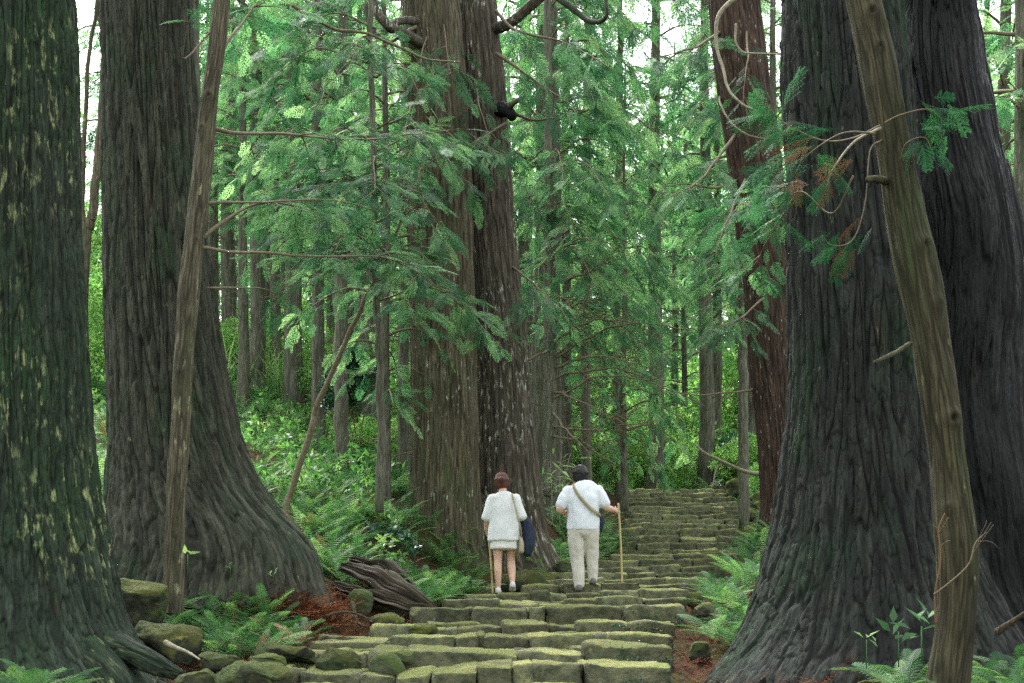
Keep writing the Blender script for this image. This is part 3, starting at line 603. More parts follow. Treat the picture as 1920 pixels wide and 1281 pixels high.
# ------------------------------------------------------------------ leaf templates (x along, y across, z up)
def rhomb(a, b, w, z0=0, z1=0):
    a = np.array(a, float); b = np.array(b, float); t = (b - a); t2 = np.array([-t[1], t[0]]) / (np.linalg.norm(t) + 1e-9) * w / 2
    m = a + t * .45
    return [(*a, z0), (*(m + t2), (z0 + z1) / 2), (*b, z1), (*(m - t2), (z0 + z1) / 2)]
def tpl(quads): V = np.array([v for q in quads for v in q], float); return V, np.arange(len(V)).reshape(-1, 4)
def spray(pairs, sub, seed, ang=48, wid=.42, droop=.18, leafw=.03, jag=.12):
    """flat fan spray of a cypress"""
    r = random.Random(seed); Q = []; zf = lambda x, y: -droop * x * x - .25 * abs(y) ** 1.5
    Q.append(rhomb((0, 0), (1, 0), .02))
    for k in range(pairs):
        t = .08 + .9 * k / pairs; L = wid * (1 - t) ** .6 * (.55 + .45 * min(1, t * 4)) * r.uniform(.8, 1.15)
        for s in (-1, 1):
            a = R(ang + r.uniform(-9, 9)) * s; tt = t + (s > 0) * .03
            e = (tt + L * math.cos(a), L * math.sin(a))
            Q.append(rhomb((tt, 0), e, (leafw * (1.2 if sub else 2.2)), zf(tt, 0), zf(*e)))
            for j in range(sub):
                u = .25 + .75 * (j + .5) / sub; l2 = L * .40 * (1 - u * .55)
                b0 = (tt + L * u * math.cos(a), L * u * math.sin(a))
                for s2 in (-1, 1):
                    a2 = a + s2 * R(38 + r.uniform(-8, 8)); e2 = (b0[0] + l2 * math.cos(a2), b0[1] + l2 * math.sin(a2))
                    Q.append(rhomb(b0, e2, leafw, zf(*b0), zf(*e2) + r.uniform(-.02, .02)))
    V, F = tpl(Q); V[:, 2] = np.where(True, -droop * V[:, 0] ** 2 - .25 * np.abs(V[:, 1]) ** 1.5, 0) + np.array([r.uniform(-.008, .008) for _ in V])
    return V, F
def sugi_spray(seed):                       # drooping cord-like cedar shoots with needles all round
    r = random.Random(seed); Q = []
    def cord(x, y, z, a, L, n, l, w, bend, drop):
        for k in range(n):
            t = k / n; st = L / n; x2, y2 = x + st * math.cos(a), y + st * math.sin(a); z2 = z - drop * st * (.4 + t)
            for s in (-1, 1):
                aa = a + s * R(34 + r.uniform(-8, 8)); ll = l * (1 - .35 * t); q = rhomb((x, y), (x + ll * math.cos(aa), y + ll * math.sin(aa)), w, z, z + r.uniform(-.3, .3) * ll); Q.append(q)
            Q.append(rhomb((x, y), (x2, y2), w * .6, z, z2)); x, y, z = x2, y2, z2; a += bend / n
    cord(0, 0, 0, 0, 1, 18, .085, .016, R(r.uniform(-12, 12)), .35)
    for k in range(7):
        t = .12 + .12 * k; L = .48 * (1 - t) ** .55 * r.uniform(.7, 1.15)
        for s in (-1, 1):
            a = R(r.uniform(34, 50)) * s; cord(t, 0, -.2 * t * t, a, L, 8, .075, .016, -s * R(r.uniform(5, 28)), r.uniform(.3, .8))
    return tpl(Q)
def frond(pairs, sub, seed, wid=.20, arch=.35, w=.030):
    """arching fern frond"""
    r = random.Random(seed); Q = []
    zc = lambda x: arch * (x * 1.35 - 1.45 * x * x)
    for k in range(8):
        x0, x1 = k / 8, (k + 1) / 8; Q.append([(x0, -.006, zc(x0)), (x1, -.004, zc(x1)), (x1, .004, zc(x1)), (x0, .006, zc(x0))])
    for k in range(pairs):
        t = .14 + .85 * k / pairs; L = wid * math.sin(min(1, (t - .02) * 2.1) * PI / 2) * (1 - t) ** .55 * 1.25
        for s in (-1, 1):
            a = R(72 - 22 * t + r.uniform(-4, 4)) * s; b = (t, 0); e = (t + L * math.cos(a), L * math.sin(a)); ze = zc(t) - .28 * L
            if not sub: Q.append(rhomb(b, e, w, zc(t), ze))
            else:
                Q.append(rhomb(b, e, .008, zc(t), ze))
                for j in range(sub):
                    u = .1 + .9 * (j + .3) / sub; l2 = .030 * (1 - .7 * u); b0 = (t + L * u * math.cos(a), L * u * math.sin(a)); z0 = zc(t) - .28 * L * u
                    for s2 in (-1, 1):
                        a2 = a + s2 * R(66); Q.append(rhomb(b0, (b0[0] + l2 * math.cos(a2), b0[1] + l2 * math.sin(a2)), .014 * (1.1 - u * .5), z0, z0 - .004))
    return tpl(Q)
def leaf(l=1, w=.42, fold=.08):
    V = np.array([(0, 0, 0), (.35 * l, w / 2, fold), (l, 0, -.05), (.35 * l, -w / 2, fold)], float); return V, np.array([[0, 1, 2, 3]])
def cluster(n, seed, l=.4, w=.42):            # tuft of leaves
    r = np.random.default_rng(seed); acc = Acc(); d = unit(r.normal(size=(n, 3)) + [.4, 0, .4]); place(acc, leaf(1, w), r.normal(size=(n, 3)) * .22 + [.3, 0, 0], d, r.normal(size=(n, 3)) * .5 + [0, 0, 1], l * r.uniform(.7, 1.2, n), .5)
    V, F, _ = acc.arrays(); return V, F[0]
SPR_HI = [spray(10, 3, s, leafw=.030) for s in (1, 2, 3)]
SPR_LO = [spray(9, 0, s, wid=.40, leafw=.026) for s in (4, 5, 6)]
SPR_MD = [spray(8, 2, s, wid=.44, leafw=.042) for s in (7, 8, 9)]
SUGI = [sugi_spray(s) for s in (1, 2)]
FR_HI = [frond(17, 8, s) for s in (1, 2)]; FR_LO = [frond(14, 0, s) for s in (3, 4)]
CLU = [cluster(12, s) for s in (1, 2, 3)]
def pick(acc, tpls, pos, dirs, nrm, sc, tint, r):
    k = r.integers(0, len(tpls), len(pos)); sc = np.broadcast_to(sc, (len(pos),)); tint = np.broadcast_to(tint, (len(pos),))
    for j, t in enumerate(tpls):
        m = k == j
        if m.any(): place(acc, t, pos[m], dirs[m], nrm[m], sc[m], tint[m])

# ------------------------------------------------------------------ boughs that carry sprays
def bough(acc_w, acc_l, pts, r0, dens, spread, size, tpls, r, droop=.5, start=.25, sub=True, seg=5, tint=(.1, .9), wt=.5, vert=.5, n=26, twigr=.004):
    """a limb through pts with side twigs; sprays sit on the twigs"""
    c = catmull(pts, n); L = np.linalg.norm(np.diff(c, axis=0), axis=1).sum()
    k = r.uniform(0, 99); s = np.linspace(0, L, n)
    c = c + np.stack([noise(np.stack([s * 2.2 + k, s * 0 + a, s * 0], -1)) for a in (1.5, 7.5, 13.5)], -1) * .035 * np.minimum(1, s)[:, None]
    add_tube(acc_w, c, r0 * (1 - .85 * np.linspace(0, 1, n) ** .9), seg, wt, .03)
    nt_ = max(3, int(dens * L)); tp = np.sort(r.uniform(start, 1, nt_)); ti = tp * (n - 1)
    base = np.stack([np.interp(ti, np.arange(n), c[:, a]) for a in range(3)], -1)
    tg = unit(np.stack([np.interp(ti, np.arange(n), np.gradient(c[:, a])) for a in range(3)], -1))
    side = unit(np.cross(tg, [0, 0, 1.])) * np.where(np.arange(nt_) % 2, 1, -1)[:, None]
    ln = spread * r.uniform(.35, 1.1, nt_) * (1.15 - tp * .6)
    dr = unit(side * r.uniform(.5, 1.2, (nt_, 1)) + tg * r.uniform(.3, 1., (nt_, 1)) + np.array([0, 0, 1]) * r.uniform(-.5 * droop - vert * .5, vert * .45, (nt_, 1)))
    P_, D_a, T_a = [], [], []
    for b, d, l, sd in zip(base, dr, ln, side):
        m = 6; t = np.linspace(0, 1, m)[:, None]; tw = b + d * l * t + np.array([0, 0, -1]) * droop * l * .5 * t ** 2
        if twigr: add_tube(acc_w, tw, twigr * (1.2 - t[:, 0]) * (1 + l), 3, wt)
        q = max(2, int(l / (size * .27))); u = np.linspace(.2, 1, q)
        pp = b + d * l * u[:, None] + np.array([0, 0, -1]) * droop * l * .5 * (u ** 2)[:, None]
        lat = unit(np.cross(d, [0, 0, 1.])) * np.where(np.arange(q) % 2, 1, -1)[:, None]
        dd = unit(d + lat * r.uniform(.2, 1.1, (q, 1)) * (1 - u[:, None] * .7) + np.array([0, 0, -1]) * (droop * r.uniform(.2, 1.1, (q, 1))))
        P_.append(pp); D_a.append(dd); T_a.append(np.full(q, r.uniform(*tint)))
    P_ = np.concatenate(P_); D_a = np.concatenate(D_a); T_a = np.clip(np.concatenate(T_a) + r.normal(0, .2, len(P_)), 0, 1)
    nr = r.normal(0, .45, (len(P_), 3)) + [0, -.15, 1]
    pick(acc_l, tpls, P_, D_a, nr, size * r.uniform(.65, 1.2, len(P_)), T_a, r)
    return c

# ------------------------------------------------------------------ conifers of the wood behind: five shapes, copied
def conifer(seed, H, start, rb, ll, nl, size, tpls, droop=.5, dead=10, leafm=None, bark=None, lean=0, dens=3.9, spread=1.0):
    r = np.random.default_rng(seed); me = []
    z = np.linspace(-.4, H, 60); cx = noise(np.stack([z * .18 + seed, z * 0, z * 0], -1)) * .12 + lean * z * .02; cy = noise(np.stack([z * .18, z * 0 + seed, z * 0], -1)) * .12
    rx = rb * (1 - .85 * (np.clip(z, 0, H) / H)) + rb * .45 * np.exp(-np.maximum(z, 0) / .4)
    V, F, t, q = ring_mesh(z, cx, cy, rx, rx, 20, .05, rb * .05, zb=0, coarse=rb * .08, seed=seed)
    tr = mk('trunk', V, F, bark or M_farbark, None, t, True, vec=q)
    aw, al = Acc(), Acc()
    for k in range(dead):                     # dead bare branches below the crown
        h = r.uniform(1.2, start + 1); a = r.uniform(0, 2 * PI); l = r.uniform(.4, 1.6); b = np.array([np.interp(h, z, cx), np.interp(h, z, cy), h])
        d = np.array([math.cos(a), math.sin(a), r.uniform(-.1, .5)]); add_tube(aw, catmull([b, b + d * l * .5, b + d * l + [0, 0, -.25 * l]], 8), .016 * (1.1 - np.linspace(0, 1, 8)), 4, .5)
        for _ in range(3):
            u = r.uniform(.3, .8); e = b + d * l * u; f = unit(r.normal(size=3)) * l * .35; add_tube(aw, np.array([e, e + f * .5, e + f + [0, 0, -.05]]), .005, 3, .5)
    for k in range(nl):
        u = (k + r.uniform(0, 1)) / nl; h = start + (H - start) * u ** 1.05; a = k * 2.4 + r.uniform(-.5, .5)
        l = ll * (1 - u * .82) * r.uniform(.6, 1.15) * (.75 if u < .08 else 1); b = np.array([np.interp(h, z, cx), np.interp(h, z, cy), h])
        e = np.array([math.cos(a), math.sin(a), 0]) * l
        bough(aw, al, [b, b + e * .45 + [0, 0, .10 * l], b + e + [0, 0, -.16 * l * droop * 2]], .022 + .012 * l, dens, spread, size, tpls, r, droop, .22, n=10, seg=4, twigr=.006 if size < .45 else 0)
    Vw, Fw, Tw = aw.arrays(); Vl, Fl, Tl = al.arrays()
    Fs = Fw + [f + len(Vw) for f in Fl]; mi = np.concatenate([np.full(len(f), 0) for f in Fw] + [np.full(len(f), 1) for f in Fl])
    # order: quads of wood, tris of wood, leaf quads
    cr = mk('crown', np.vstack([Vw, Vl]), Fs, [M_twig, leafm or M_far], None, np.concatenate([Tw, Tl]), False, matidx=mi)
    return tr, cr
CON = {}
CON['a'] = conifer(1, 20, 4.5, .19, 3.0, 46, .50, SPR_MD)
CON['b'] = conifer(2, 23, 7.0, .24, 3.4, 44, .55, SPR_MD, droop=.7)
CON['c'] = conifer(3, 17, 2.8, .15, 2.6, 46, .45, SPR_MD, droop=.6)
CON['d'] = conifer(4, 22, 8, .22, 3.0, 40, .55, SPR_MD, droop=.4, dead=26)
CON['e'] = conifer(5, 14, 1.6, .12, 2.4, 44, .42, SPR_MD, droop=.8)
USED = set()
def put_tree(kind, x, y, label, group, rz=0, s=1.0, zoff=0, name='conifer', tilt=0):
    root = empty(name, (x, y, gh(x, y) + zoff), label, 'tree', group, rz)
    for o in CON[kind]:
        c = o if (kind, o.name) not in USED else o.copy()
        if c is not o: col.objects.link(c)
        USED.add((kind, o.name)); c.parent = root
    root.scale = (s, s, s); root.rotation_euler.y = tilt
    return root
# trunks one can pick out: (photo x, distance, kind, scale, label)
TR = [(480, 31, 'b', .85, 'straight brown conifer trunk on the fern slope, right of the two left giants'),
      (430, 36, 'a', 1.25, 'ivy-wrapped dark conifer trunk nearest the second giant cedar in the wood behind'),
      (552, 30, 'd', 1.05, 'stout grey-brown trunk flaring at its foot on the left fern slope'),
      (597, 25, 'a', .75, 'thin dark trunk rising beside the glossy evergreen shrub'),
      (722, 17.2, 'c', .55, 'thin reddish trunk just left of the twin cedar'),
      (757, 22, 'a', .6, 'very thin trunk touching the left edge of the twin cedar'),
      (500, 42, 'd', 1.0, 'distant thin trunk behind the straight brown conifer'),
      (400, 40, 'd', .9, 'distant trunk half hidden by the second giant cedar'),
      (535, 44, 'b', .9, 'far slender trunk just left of the stout grey-brown trunk'),
      (655, 38, 'd', .8, 'far pale trunk above the glossy evergreen shrub'),
      (690, 30, 'd', .9, 'tall thin trunk seen against the sky left of the twin cedar top'),
      (1020, 27, 'b', 1.0, 'brown trunk standing right behind the twin cedar'),
      (1040, 25, 'a', .8, 'thinner reddish trunk beside the brown one right of the twin cedar'),
      (1062, 31, 'c', 1.0, 'dim dark trunk above the man between foliage'),
      (1322, 38, 'b', 1.05, 'dark straight trunk beyond the top of the steps'),
      (1345, 41, 'd', .9, 'paler trunk close behind the dark straight trunk at the top of the steps'),
      (1228, 37, 'd', 1.15, 'mottled grey trunk standing at the left of the top step'),
      (1283, 44, 'c', .9, 'thin crooked trunk between the two trunks at the top of the steps'),
      (1130, 42, 'e', 1.2, 'leafy young conifer left of the top of the steps'),
      (1170, 30, 'e', .8, 'young conifer leaning over the left edge of the upper steps'),
      (1885, 22, 'd', .75, 'brown trunk beyond the huge double cedar at upper right'),
      (1916, 14, 'd', .6, 'dark trunk cut by the right frame edge'),
      (985, 34, 'b', 1.05, 'mossy trunk rising above foliage right of the twin cedar top'),
      (352, 16, 'd', .9, 'grey trunk showing between the second giant and the slim pale trunk'),
      (1410, 40, 'b', 1.0, 'shadowy trunk seen left of the red-barked cedar'),
      (1450, 33, 'a', .9, 'conifer behind the red-barked cedar'),
      (620, 48, 'a', 1.1, 'conifer far up the fern slope behind the leaning stem'),
      (840, 40, 'a', 1.1, 'conifer hidden behind the twin cedar'),
      (455, 28, 'd', .6, 'thin pale trunk between the ivy-wrapped trunk and the straight brown one'),
      (515, 34, 'd', .75, 'thin grey trunk just right of the straight brown trunk'),
      (640, 27, 'd', .5, 'thinnest pale trunk just behind the glossy evergreen shrub'),
      (675, 33, 'd', .7, 'thin far trunk right above the glossy evergreen shrub'),
      (1265, 46, 'd', .8, 'faint far trunk over the middle of the top step'),
      (1385, 45, 'd', .8, 'faint far trunk behind the top boulders')]
r_ = random.Random(5)
for x, d, k, s, lab in TR:
    if x in (1020,1040,1228): g = 'conifers of the wood behind the steps'
    g = 'conifers of the wood behind the steps'
    put_tree(k, (x - 960) * d / FP, d, lab, g, r_.uniform(0, 6.28), s)
# the wood further off
rr = np.random.default_rng(21); fill = []
for k in range(900):
    if len(fill) >= 44: break
    y = rr.uniform(36, 74); x = rr.uniform(-.52, .52) * y
    if any((x - a) ** 2 + (y - b) ** 2 < 10 for a, b in fill): continue
    if .05 < x / y < .21 and y < 56: continue
    if -.36 < x / y < -.33 and y < 70: continue          # the bright gap
    fill.append((x, y))
for x, y in fill:
    side = 'left' if x < 0 else 'right'
    put_tree(rr.choice(list('aaccceb')), x, y, 'indistinct green conifer in the dense wood far behind, %s half of the view' % side, 'far conifers on the ' + side, rr.uniform(0, 6.28), rr.uniform(.8, 1.25))
# trees standing beside and above the path out of frame or at its edge, whose boughs hang into the picture
# ------------------------------------------------------------------ boughs of the near trees
def boughs(root, items, r, wood=M_twig, leafm=M_hinoki, name='bough', dead=None):
    """items: (points as (px,py,d)..., r0, dens, spread, size, droop, tpls)"""
    for it in items:
        pts, r0, dens, spread, size, droop, tp = it[:7]; st = it[7] if len(it) > 7 else .2
        aw, al = Acc(), Acc()
        bough(aw, al, [P(*p) for p in pts], r0, dens, spread, size, tp, r, droop, st)
        Vw, Fw, Tw = aw.arrays(); Vl, Fl, Tl = al.arrays()
        o = mk(name, Vw, Fw, wood, root, Tw, True)
        f = mk('foliage', Vl, Fl, leafm, None, Tl); f.parent = o
r1 = np.random.default_rng(55)
H = SPR_HI; Md = SPR_MD
# left slim tree: limbs reaching right across the picture
boughs(LS_, [
    ([(396, 240, 10.1), (450, 250, 10.3), (560, 257, 10.8), (690, 262, 11.3), (770, 252, 11.6), (860, 240, 11.9)], .020, 5.0, .55, .23, .35, H, .35),
    ([(384, 382, 10.1), (440, 378, 10.3), (520, 382, 10.9), (600, 398, 11.4), (700, 430, 12)], .016, 5.0, .55, .23, .35, H, .4),
    ([(376, 450, 10.1), (420, 412, 10.3), (490, 382, 10.7), (560, 372, 11.2), (650, 380, 11.8), (740, 410, 12.3)], .018, 5.0, .6, .23, .35, H, .4),
    ([(378, 464, 10.1), (430, 470, 10.4), (560, 480, 11.2), (690, 478, 12.0), (760, 500, 12.4), (850, 560, 12.9), (920, 610, 13.3)], .018, 5.5, .6, .23, .35, H, .5),
    ([(388, 540, 10.2), (450, 540, 10.5), (500, 545, 10.9), (540, 580, 11.2)], .010, 3.0, .4, .26, .5, H, .55),
    ([(402, 118, 10.1), (440, 60, 10.4), (480, 10, 10.8), (560, -40, 11.2)], .016, 4, .55, .3, .5, H, .4),
    ([(395, 60, 10.1), (345, 110, 9.8), (352, 40, 9.6)], .010, 3, .2, .2, .5, H, .8),
], r1)
# hinoki whose trunk stands behind the twin cedar's left: crown fills the centre left
HC = empty('cypress', P(700, 1010, 14.5), 'young cypress whose feathery boughs hang in front of the twin cedar', 'tree')
HC2 = HC
branch([P(712, 960, 14.9), P(712, 700, 14.9), P(705, 500, 14.9), P(700, 300, 14.9), P(696, 100, 14.9), P(690, -200, 14.9), P(690, -500, 14.9)], .055, .03, M_farbark, HC, 'trunk', 12, 60, .03)
its = []
for (x1, y1, d1) in ((560, 330, 13.5), (480, 420, 14), (600, 520, 13), (500, 560, 14), (640, 560, 13.4), (820, 420, 13.8), (860, 560, 13.6), (930, 640, 14.5), (780, 610, 13.2), (880, 350, 15),
                     (820, 300, 14), (600, 200, 14), (520, 120, 14.5), (560, 60, 15), (800, 200, 14.2), (650, 140, 13.6), (850, 480, 14.6), (450, 200, 15), (740, 540, 13), (620, 420, 13.2), (700, 360, 13)):
    y0 = y1 - 60 - 30 * (abs(x1 - 700) / 200); its.append(([(705, y0 + 20, 14.9), ((x1 + 705) / 2, y0 - 5, (d1 + 14.9) / 2), (x1, y1, d1)], .016, 4.8, .62, .25, .30, Md if d1 > 14 else H, .15))
its += [([(705, y + 30 + 25, 14.9), ((x + 705) / 2, y + 8, 14.6), (x, y + 20, d)], .014, 5.0, .62, .25, .30, Md, .15) for x, y, d in
        ((430, 300, 14.6), (540, 260, 14.2), (850, 260, 14), (600, 330, 13.2), (780, 340, 13.4), (660, 460, 13), (800, 480, 13.6), (560, 460, 13.8), (880, 440, 14.6), (520, 400, 13.4))]
boughs(HC, its, r1)
# twin cedar's own boughs, top
boughs(T_, [([(800, 70, 17), (790, 110, 16.4), (800, 160, 16)], .012, 6, .5, .3, .8, Md),
            ([(830, 30, 17.2), (840, 100, 16.6), (850, 150, 16.3)], .012, 7, .6, .3, .8, Md),
            ([(780, 50, 17), (700, 90, 16.4), (600, 60, 16)], .03, 5, .6, .32, .7, Md),
            ([(930, 20, 17.8), (970, 60, 17.2), (1060, 80, 17), (1150, 130, 16.5)], .03, 5, .7, .34, .8, Md),
            ([(930, 100, 17.8), (1000, 150, 17.4), (1080, 200, 17)], .03, 5, .7, .34, .8, Md),
            ([(950, 230, 17.6), (900, 260, 16.6), (880, 300, 16)], .02, 6, .5, .3, .8, Md),
            ([(800, 220, 17), (840, 250, 16.2), (880, 290, 15.8)], .014, 7, .5, .26, .5, Md), ([(880, 250, 17.2), (920, 280, 16.2), (960, 290, 15.9)], .014, 7, .5, .26, .5, Md),
            ([(770, 200, 17), (760, 270, 16.3), (800, 330, 15.9)], .014, 6, .5, .26, .5, Md), ([(890, 150, 17.6), (900, 200, 16.9), (920, 260, 16.4)], .02, 3, .4, .26, .8, Md),
            ([(960, 500, 17.9), (1010, 540, 17), (1060, 590, 16.6)], .02, 6, .6, .3, .8, Md)], r1)
# conifers right of centre with pale drooping boughs over the path
def hang_tree(px, d, top, label, its, kind='slim'):
    X = (px - 960) * d / FP; root = empty('conifer', (X, d, gh(X, d)), label, 'tree', 'conifers hanging over the path')
    g = HY - (gh(X, d) - .2 - EZ) * FP / d
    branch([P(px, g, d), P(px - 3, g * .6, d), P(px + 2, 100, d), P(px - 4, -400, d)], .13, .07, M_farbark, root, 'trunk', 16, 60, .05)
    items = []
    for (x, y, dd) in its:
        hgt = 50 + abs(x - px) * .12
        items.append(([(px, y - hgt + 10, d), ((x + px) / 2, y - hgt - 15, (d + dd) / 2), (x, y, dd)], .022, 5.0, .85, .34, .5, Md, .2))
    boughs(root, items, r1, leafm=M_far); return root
hang_tree(1032, 23, 0, 'conifer with wide drooping pale green boughs right of the twin cedar',
          [(1250, 420, 20.5), (1150, 380, 19.5), (1180, 480, 20), (1280, 540, 22), (1120, 540, 19.6), (1220, 600, 21), (1080, 450, 20), (1060, 350, 20), (1290, 300, 22), (1200, 260, 21), (1120, 200, 21),
           (1080, 120, 22), (1180, 160, 22), (1260, 200, 23), (990, 400, 21), (1090, 640, 21), (1240, 680, 23), (1160, 700, 22), (1270, 760, 25), (980, 280, 21.5), (1200, 60, 22), (1000, 560, 20.5), (1130, 20, 22), (1170, -20, 22), (1100, 60, 21), (1220, 10, 23), (960, 150, 21.5)])
hang_tree(1395, 27, 0, 'conifer behind the red-barked cedar with boughs reaching left over the steps',
          [(1280, 380, 24), (1230, 300, 24), (1300, 480, 24), (1250, 150, 25), (1330, 560, 24.5), (1350, 250, 23), (1300, 90, 24), (1240, 40, 25), (1340, 640, 25), (1310, 200, 23.5), (1200, 400, 25), (1370, 440, 23), (1290, 620, 26)])
hang_tree(640, 20.5, 0, 'conifer with layered boughs filling the view left of the twin cedar',
          [(430, 150, 19), (480, 250, 18.5), (560, 330, 18), (740, 300, 18.5), (450, 330, 19), (760, 180, 19), (540, 80, 19), (700, 60, 19), (740, 420, 18.5), (430, 60, 20), (600, 200, 18)])
hang_tree(1160, 33, 0, 'tall conifer filling the background above the steps',
          [(1260, 120, 31), (1080, 100, 31), (1240, 260, 30), (1090, 260, 30), (1280, 400, 31), (1060, 420, 31), (1220, 480, 30), (1120, 580, 30), (1260, 600, 31), (1240, 20, 32), (1150, -10, 31), (1200, 60, 31), (1110, 10, 32), (1280, 30, 31), (1330, 40, 32), (1180, 180, 30), (1150, 420, 30), (1050, 20, 32), (1310, 220, 32)])
hang_tree(1100, 28, 0, 'leafy conifer between the twin cedar and the tall conifer over the steps',
          [(1180, 300, 26), (1020, 320, 26), (1200, 420, 26), (1030, 480, 26), (1180, 530, 26), (1050, 620, 26), (1190, 640, 26), (1150, 200, 26), (1050, 160, 26), (1200, 100, 27), (1030, 40, 27), (1150, 20, 27), (1100, 750, 26)])
# the red cedar's own low boughs
boughs(D_, [([(1400, 330, 19.8), (1360, 420, 18.5), (1340, 480, 18)], .03, 6, .6, .34, .8, Md), ([(1380, 250, 19.8), (1320, 330, 18.6), (1260, 370, 18)], .03, 5, .6, .34, .8, Md),
            ([(1350, 60, 19.8), (1300, 90, 19), (1210, 110, 18.4)], .03, 5, .7, .34, .8, Md), ([(1400, 60, 19.6), (1400, 120, 18.6), (1390, 200, 18.2)], .02, 4, .5, .3, .8, Md),
            ([(1430, 560, 19.6), (1380, 600, 18.8), (1330, 620, 18.4)], .02, 6, .6, .34, .8, Md)], r1)
# bare twiggy branches of the trees right of the twin cedar
BT = empty('bare_branched_tree', P(1068, 900, 21.5), 'tree with fans of bare tan lower branches above the man', 'tree')
branch([P(1030, 930, 21.5), P(1035, 700, 21.5), P(1030, 400, 21.5), P(1025, 0, 21.5), P(1025, -300, 21.5)], .10, .06, M_farbark, BT, 'trunk', 14, 50, .04)
for (x0, y0, x1, y1, k) in ((1033, 640, 1210, 606, -20), (1036, 672, 1290, 615, -30), (1033, 750, 1240, 720, -30), (1035, 735, 1180, 800, -10), (1035, 800, 1230, 790, 12), (1035, 690, 1200, 680, -14), (1035, 770, 1100, 850, 0), (1036, 610, 1130, 560, -10),
                            (1036, 710, 1320, 760, -40), (1030, 560, 1100, 600, -20), (1030, 655, 900, 680, 15), (1035, 820, 1150, 870, -20), (1030, 530, 1160, 480, 10)):
    c = [P(x0, y0, 21.5), P(x0 * .55 + x1 * .45, (y0 + y1) / 2 + k, 20.6), P(x1, y1, 20)]
    o, cc = branch(c, .026, .007, M_twig, BT, 'branch', 6, 30, .05)
    ac = Acc()
    for j in range(14):
        b = cc[r1.integers(6, 28)]; f = unit(np.array([r1.uniform(.2, 1), r1.normal() * .4, r1.normal() * .55])) * r1.uniform(.25, .9) * np.sign(x1 - x0) ** 1
        add_tube(ac, catmull([b, b + f * .5 + r1.normal(size=3) * .05, b + f + r1.normal(size=3) * .08], 6), [.009, .008, .007, .006, .005, .003], 3)
    t = ac.build('twigs', M_twig); t.parent = o
# near right: cedar shoots on the slim leaning tree
def sugi_branch(root, pts, r0, n, size, dens_tint=(.2, .9), deadp=.0, mat=M_twig):
    o, c = branch([P(*p) for p in pts], r0, r0 * .3, mat, root, 'branch', 6, 30, .008); k = len(c)
    for dead in (0, 1):
        al = Acc(); m = int(n * (deadp if dead else 1 - deadp))
        if not m: continue
        if not dead: idx = r1.uniform(.4, 1, m) ** .8
        else: idx = r1.uniform(.45, .8, m)
        b = np.stack([np.interp(idx * (k - 1), np.arange(k), c[:, a]) for a in range(3)], -1)
        tg = unit(c[-1] - c[k // 3]); d = tg + r1.normal(0, .65, (m, 3)) * [1, 1, .8] + [0, 0, -.25]
        pick(al, SUGI, b + r1.normal(0, .03, (m, 3)), d, r1.normal(0, .5, (m, 3)) + [0, -.6, .8], size * 1.35 * r1.uniform(.6, 1.15, m), r1.uniform(*dens_tint, m), r1)
        f = al.build('foliage' if not dead else 'dead_foliage', M_deadleaf if dead else M_sugi); f.parent = o
sugi_branch(RS_, [(1650, 236, 6.1), (1600, 258, 6.2), (1540, 262, 6.3), (1470, 230, 6.4), (1440, 200, 6.4)], .007, 20, .17, deadp=.10)
sugi_branch(RS_, [(1652, 240, 6.1), (1600, 268, 6.1), (1560, 320, 6.1), (1550, 350, 6.1)], .009, 10, .16, mat=M_palewood, deadp=.3)
sugi_branch(RS_, [(1640, 250, 6.1), (1580, 250, 6.0), (1500, 300, 6.2), (1430, 330, 6.3)], .006, 24, .18, deadp=.12)
sugi_branch(RS_, [(1655, 262, 6.15), (1630, 285, 6.1), (1622, 380, 6.1), (1600, 450, 6.1), (1560, 460, 6.1), (1540, 440, 6.1)], .005, 15, .14, deadp=.3)
sugi_branch(RS_, [(1660, 230, 6.1), (1690, 215, 6.0), (1740, 205, 6.0), (1770, 230, 6.0)], .006, 14, .14)
sugi_branch(RS_, [(1690, 300, 6.1), (1700, 270, 6.0), (1735, 260, 6.0), (1750, 290, 6.0)], .005, 11, .13)
sugi_branch(RS_, [(1600, 330, 6.15), (1560, 400, 6.3), (1500, 360, 6.5), (1440, 400, 6.7), (1390, 380, 6.9)], .006, 18, .19, deadp=.12)
# cypress spray hanging in front of the red cedar and double trunk
boughs(RS_, [([(1500, 340, 7.6), (1460, 350, 8.4), (1400, 380, 9.2), (1360, 430, 9.6)], .008, 6, .34, .22, .7, H, .1), ([(1500, 350, 7.6), (1470, 400, 8.6), (1430, 460, 9.2), (1400, 520, 9.6)], .008, 5, .32, .22, .7, H, .1)], r1)
# pale bare looping branches before the red cedar
PB = D_
branch([P(1385, -10, 15), P(1348, 30, 15), P(1344, 90, 15), P(1362, 150, 14.8), P(1385, 190, 14.6), P(1420, 210, 14.5)], .032, .010, M_palewood, PB, 'bare_branch', 8, 50, .03)
branch([P(1380, 45, 14.6), P(1380, 80, 14.6), P(1405, 100, 14.5), P(1470, 103, 14.3)], .016, .008, M_palewood, PB, 'bare_branch', 8, 40, .02)
branch([P(1350, 180, 20), P(1352, 200, 19.5), P(1375, 235, 19), P(1415, 258, 18.6), P(1490, 258, 18.4)], .020, .012, M_twig, PB, 'bare_branch', 8, 40, .02)
branch([P(1390, 335, 20), P(1340, 352, 19.2), P(1290, 345, 18.8), P(1240, 350, 18.5)], .03, .006, M_twig, PB, 'bare_branch', 8, 30, .02)
branch([P(1440, 890, 22), P(1400, 885, 21.5), P(1360, 868, 21.2), P(1320, 848, 21), P(1305, 835, 21)], .045, .02, M_palewood, PB, 'bare_branch', 8, 40, .02)
branch([P(1355, 868, 21.2), P(1342, 880, 21.1), P(1335, 915, 21)], .022, .01, M_palewood, PB, 'bare_branch', 8, 20, .02)
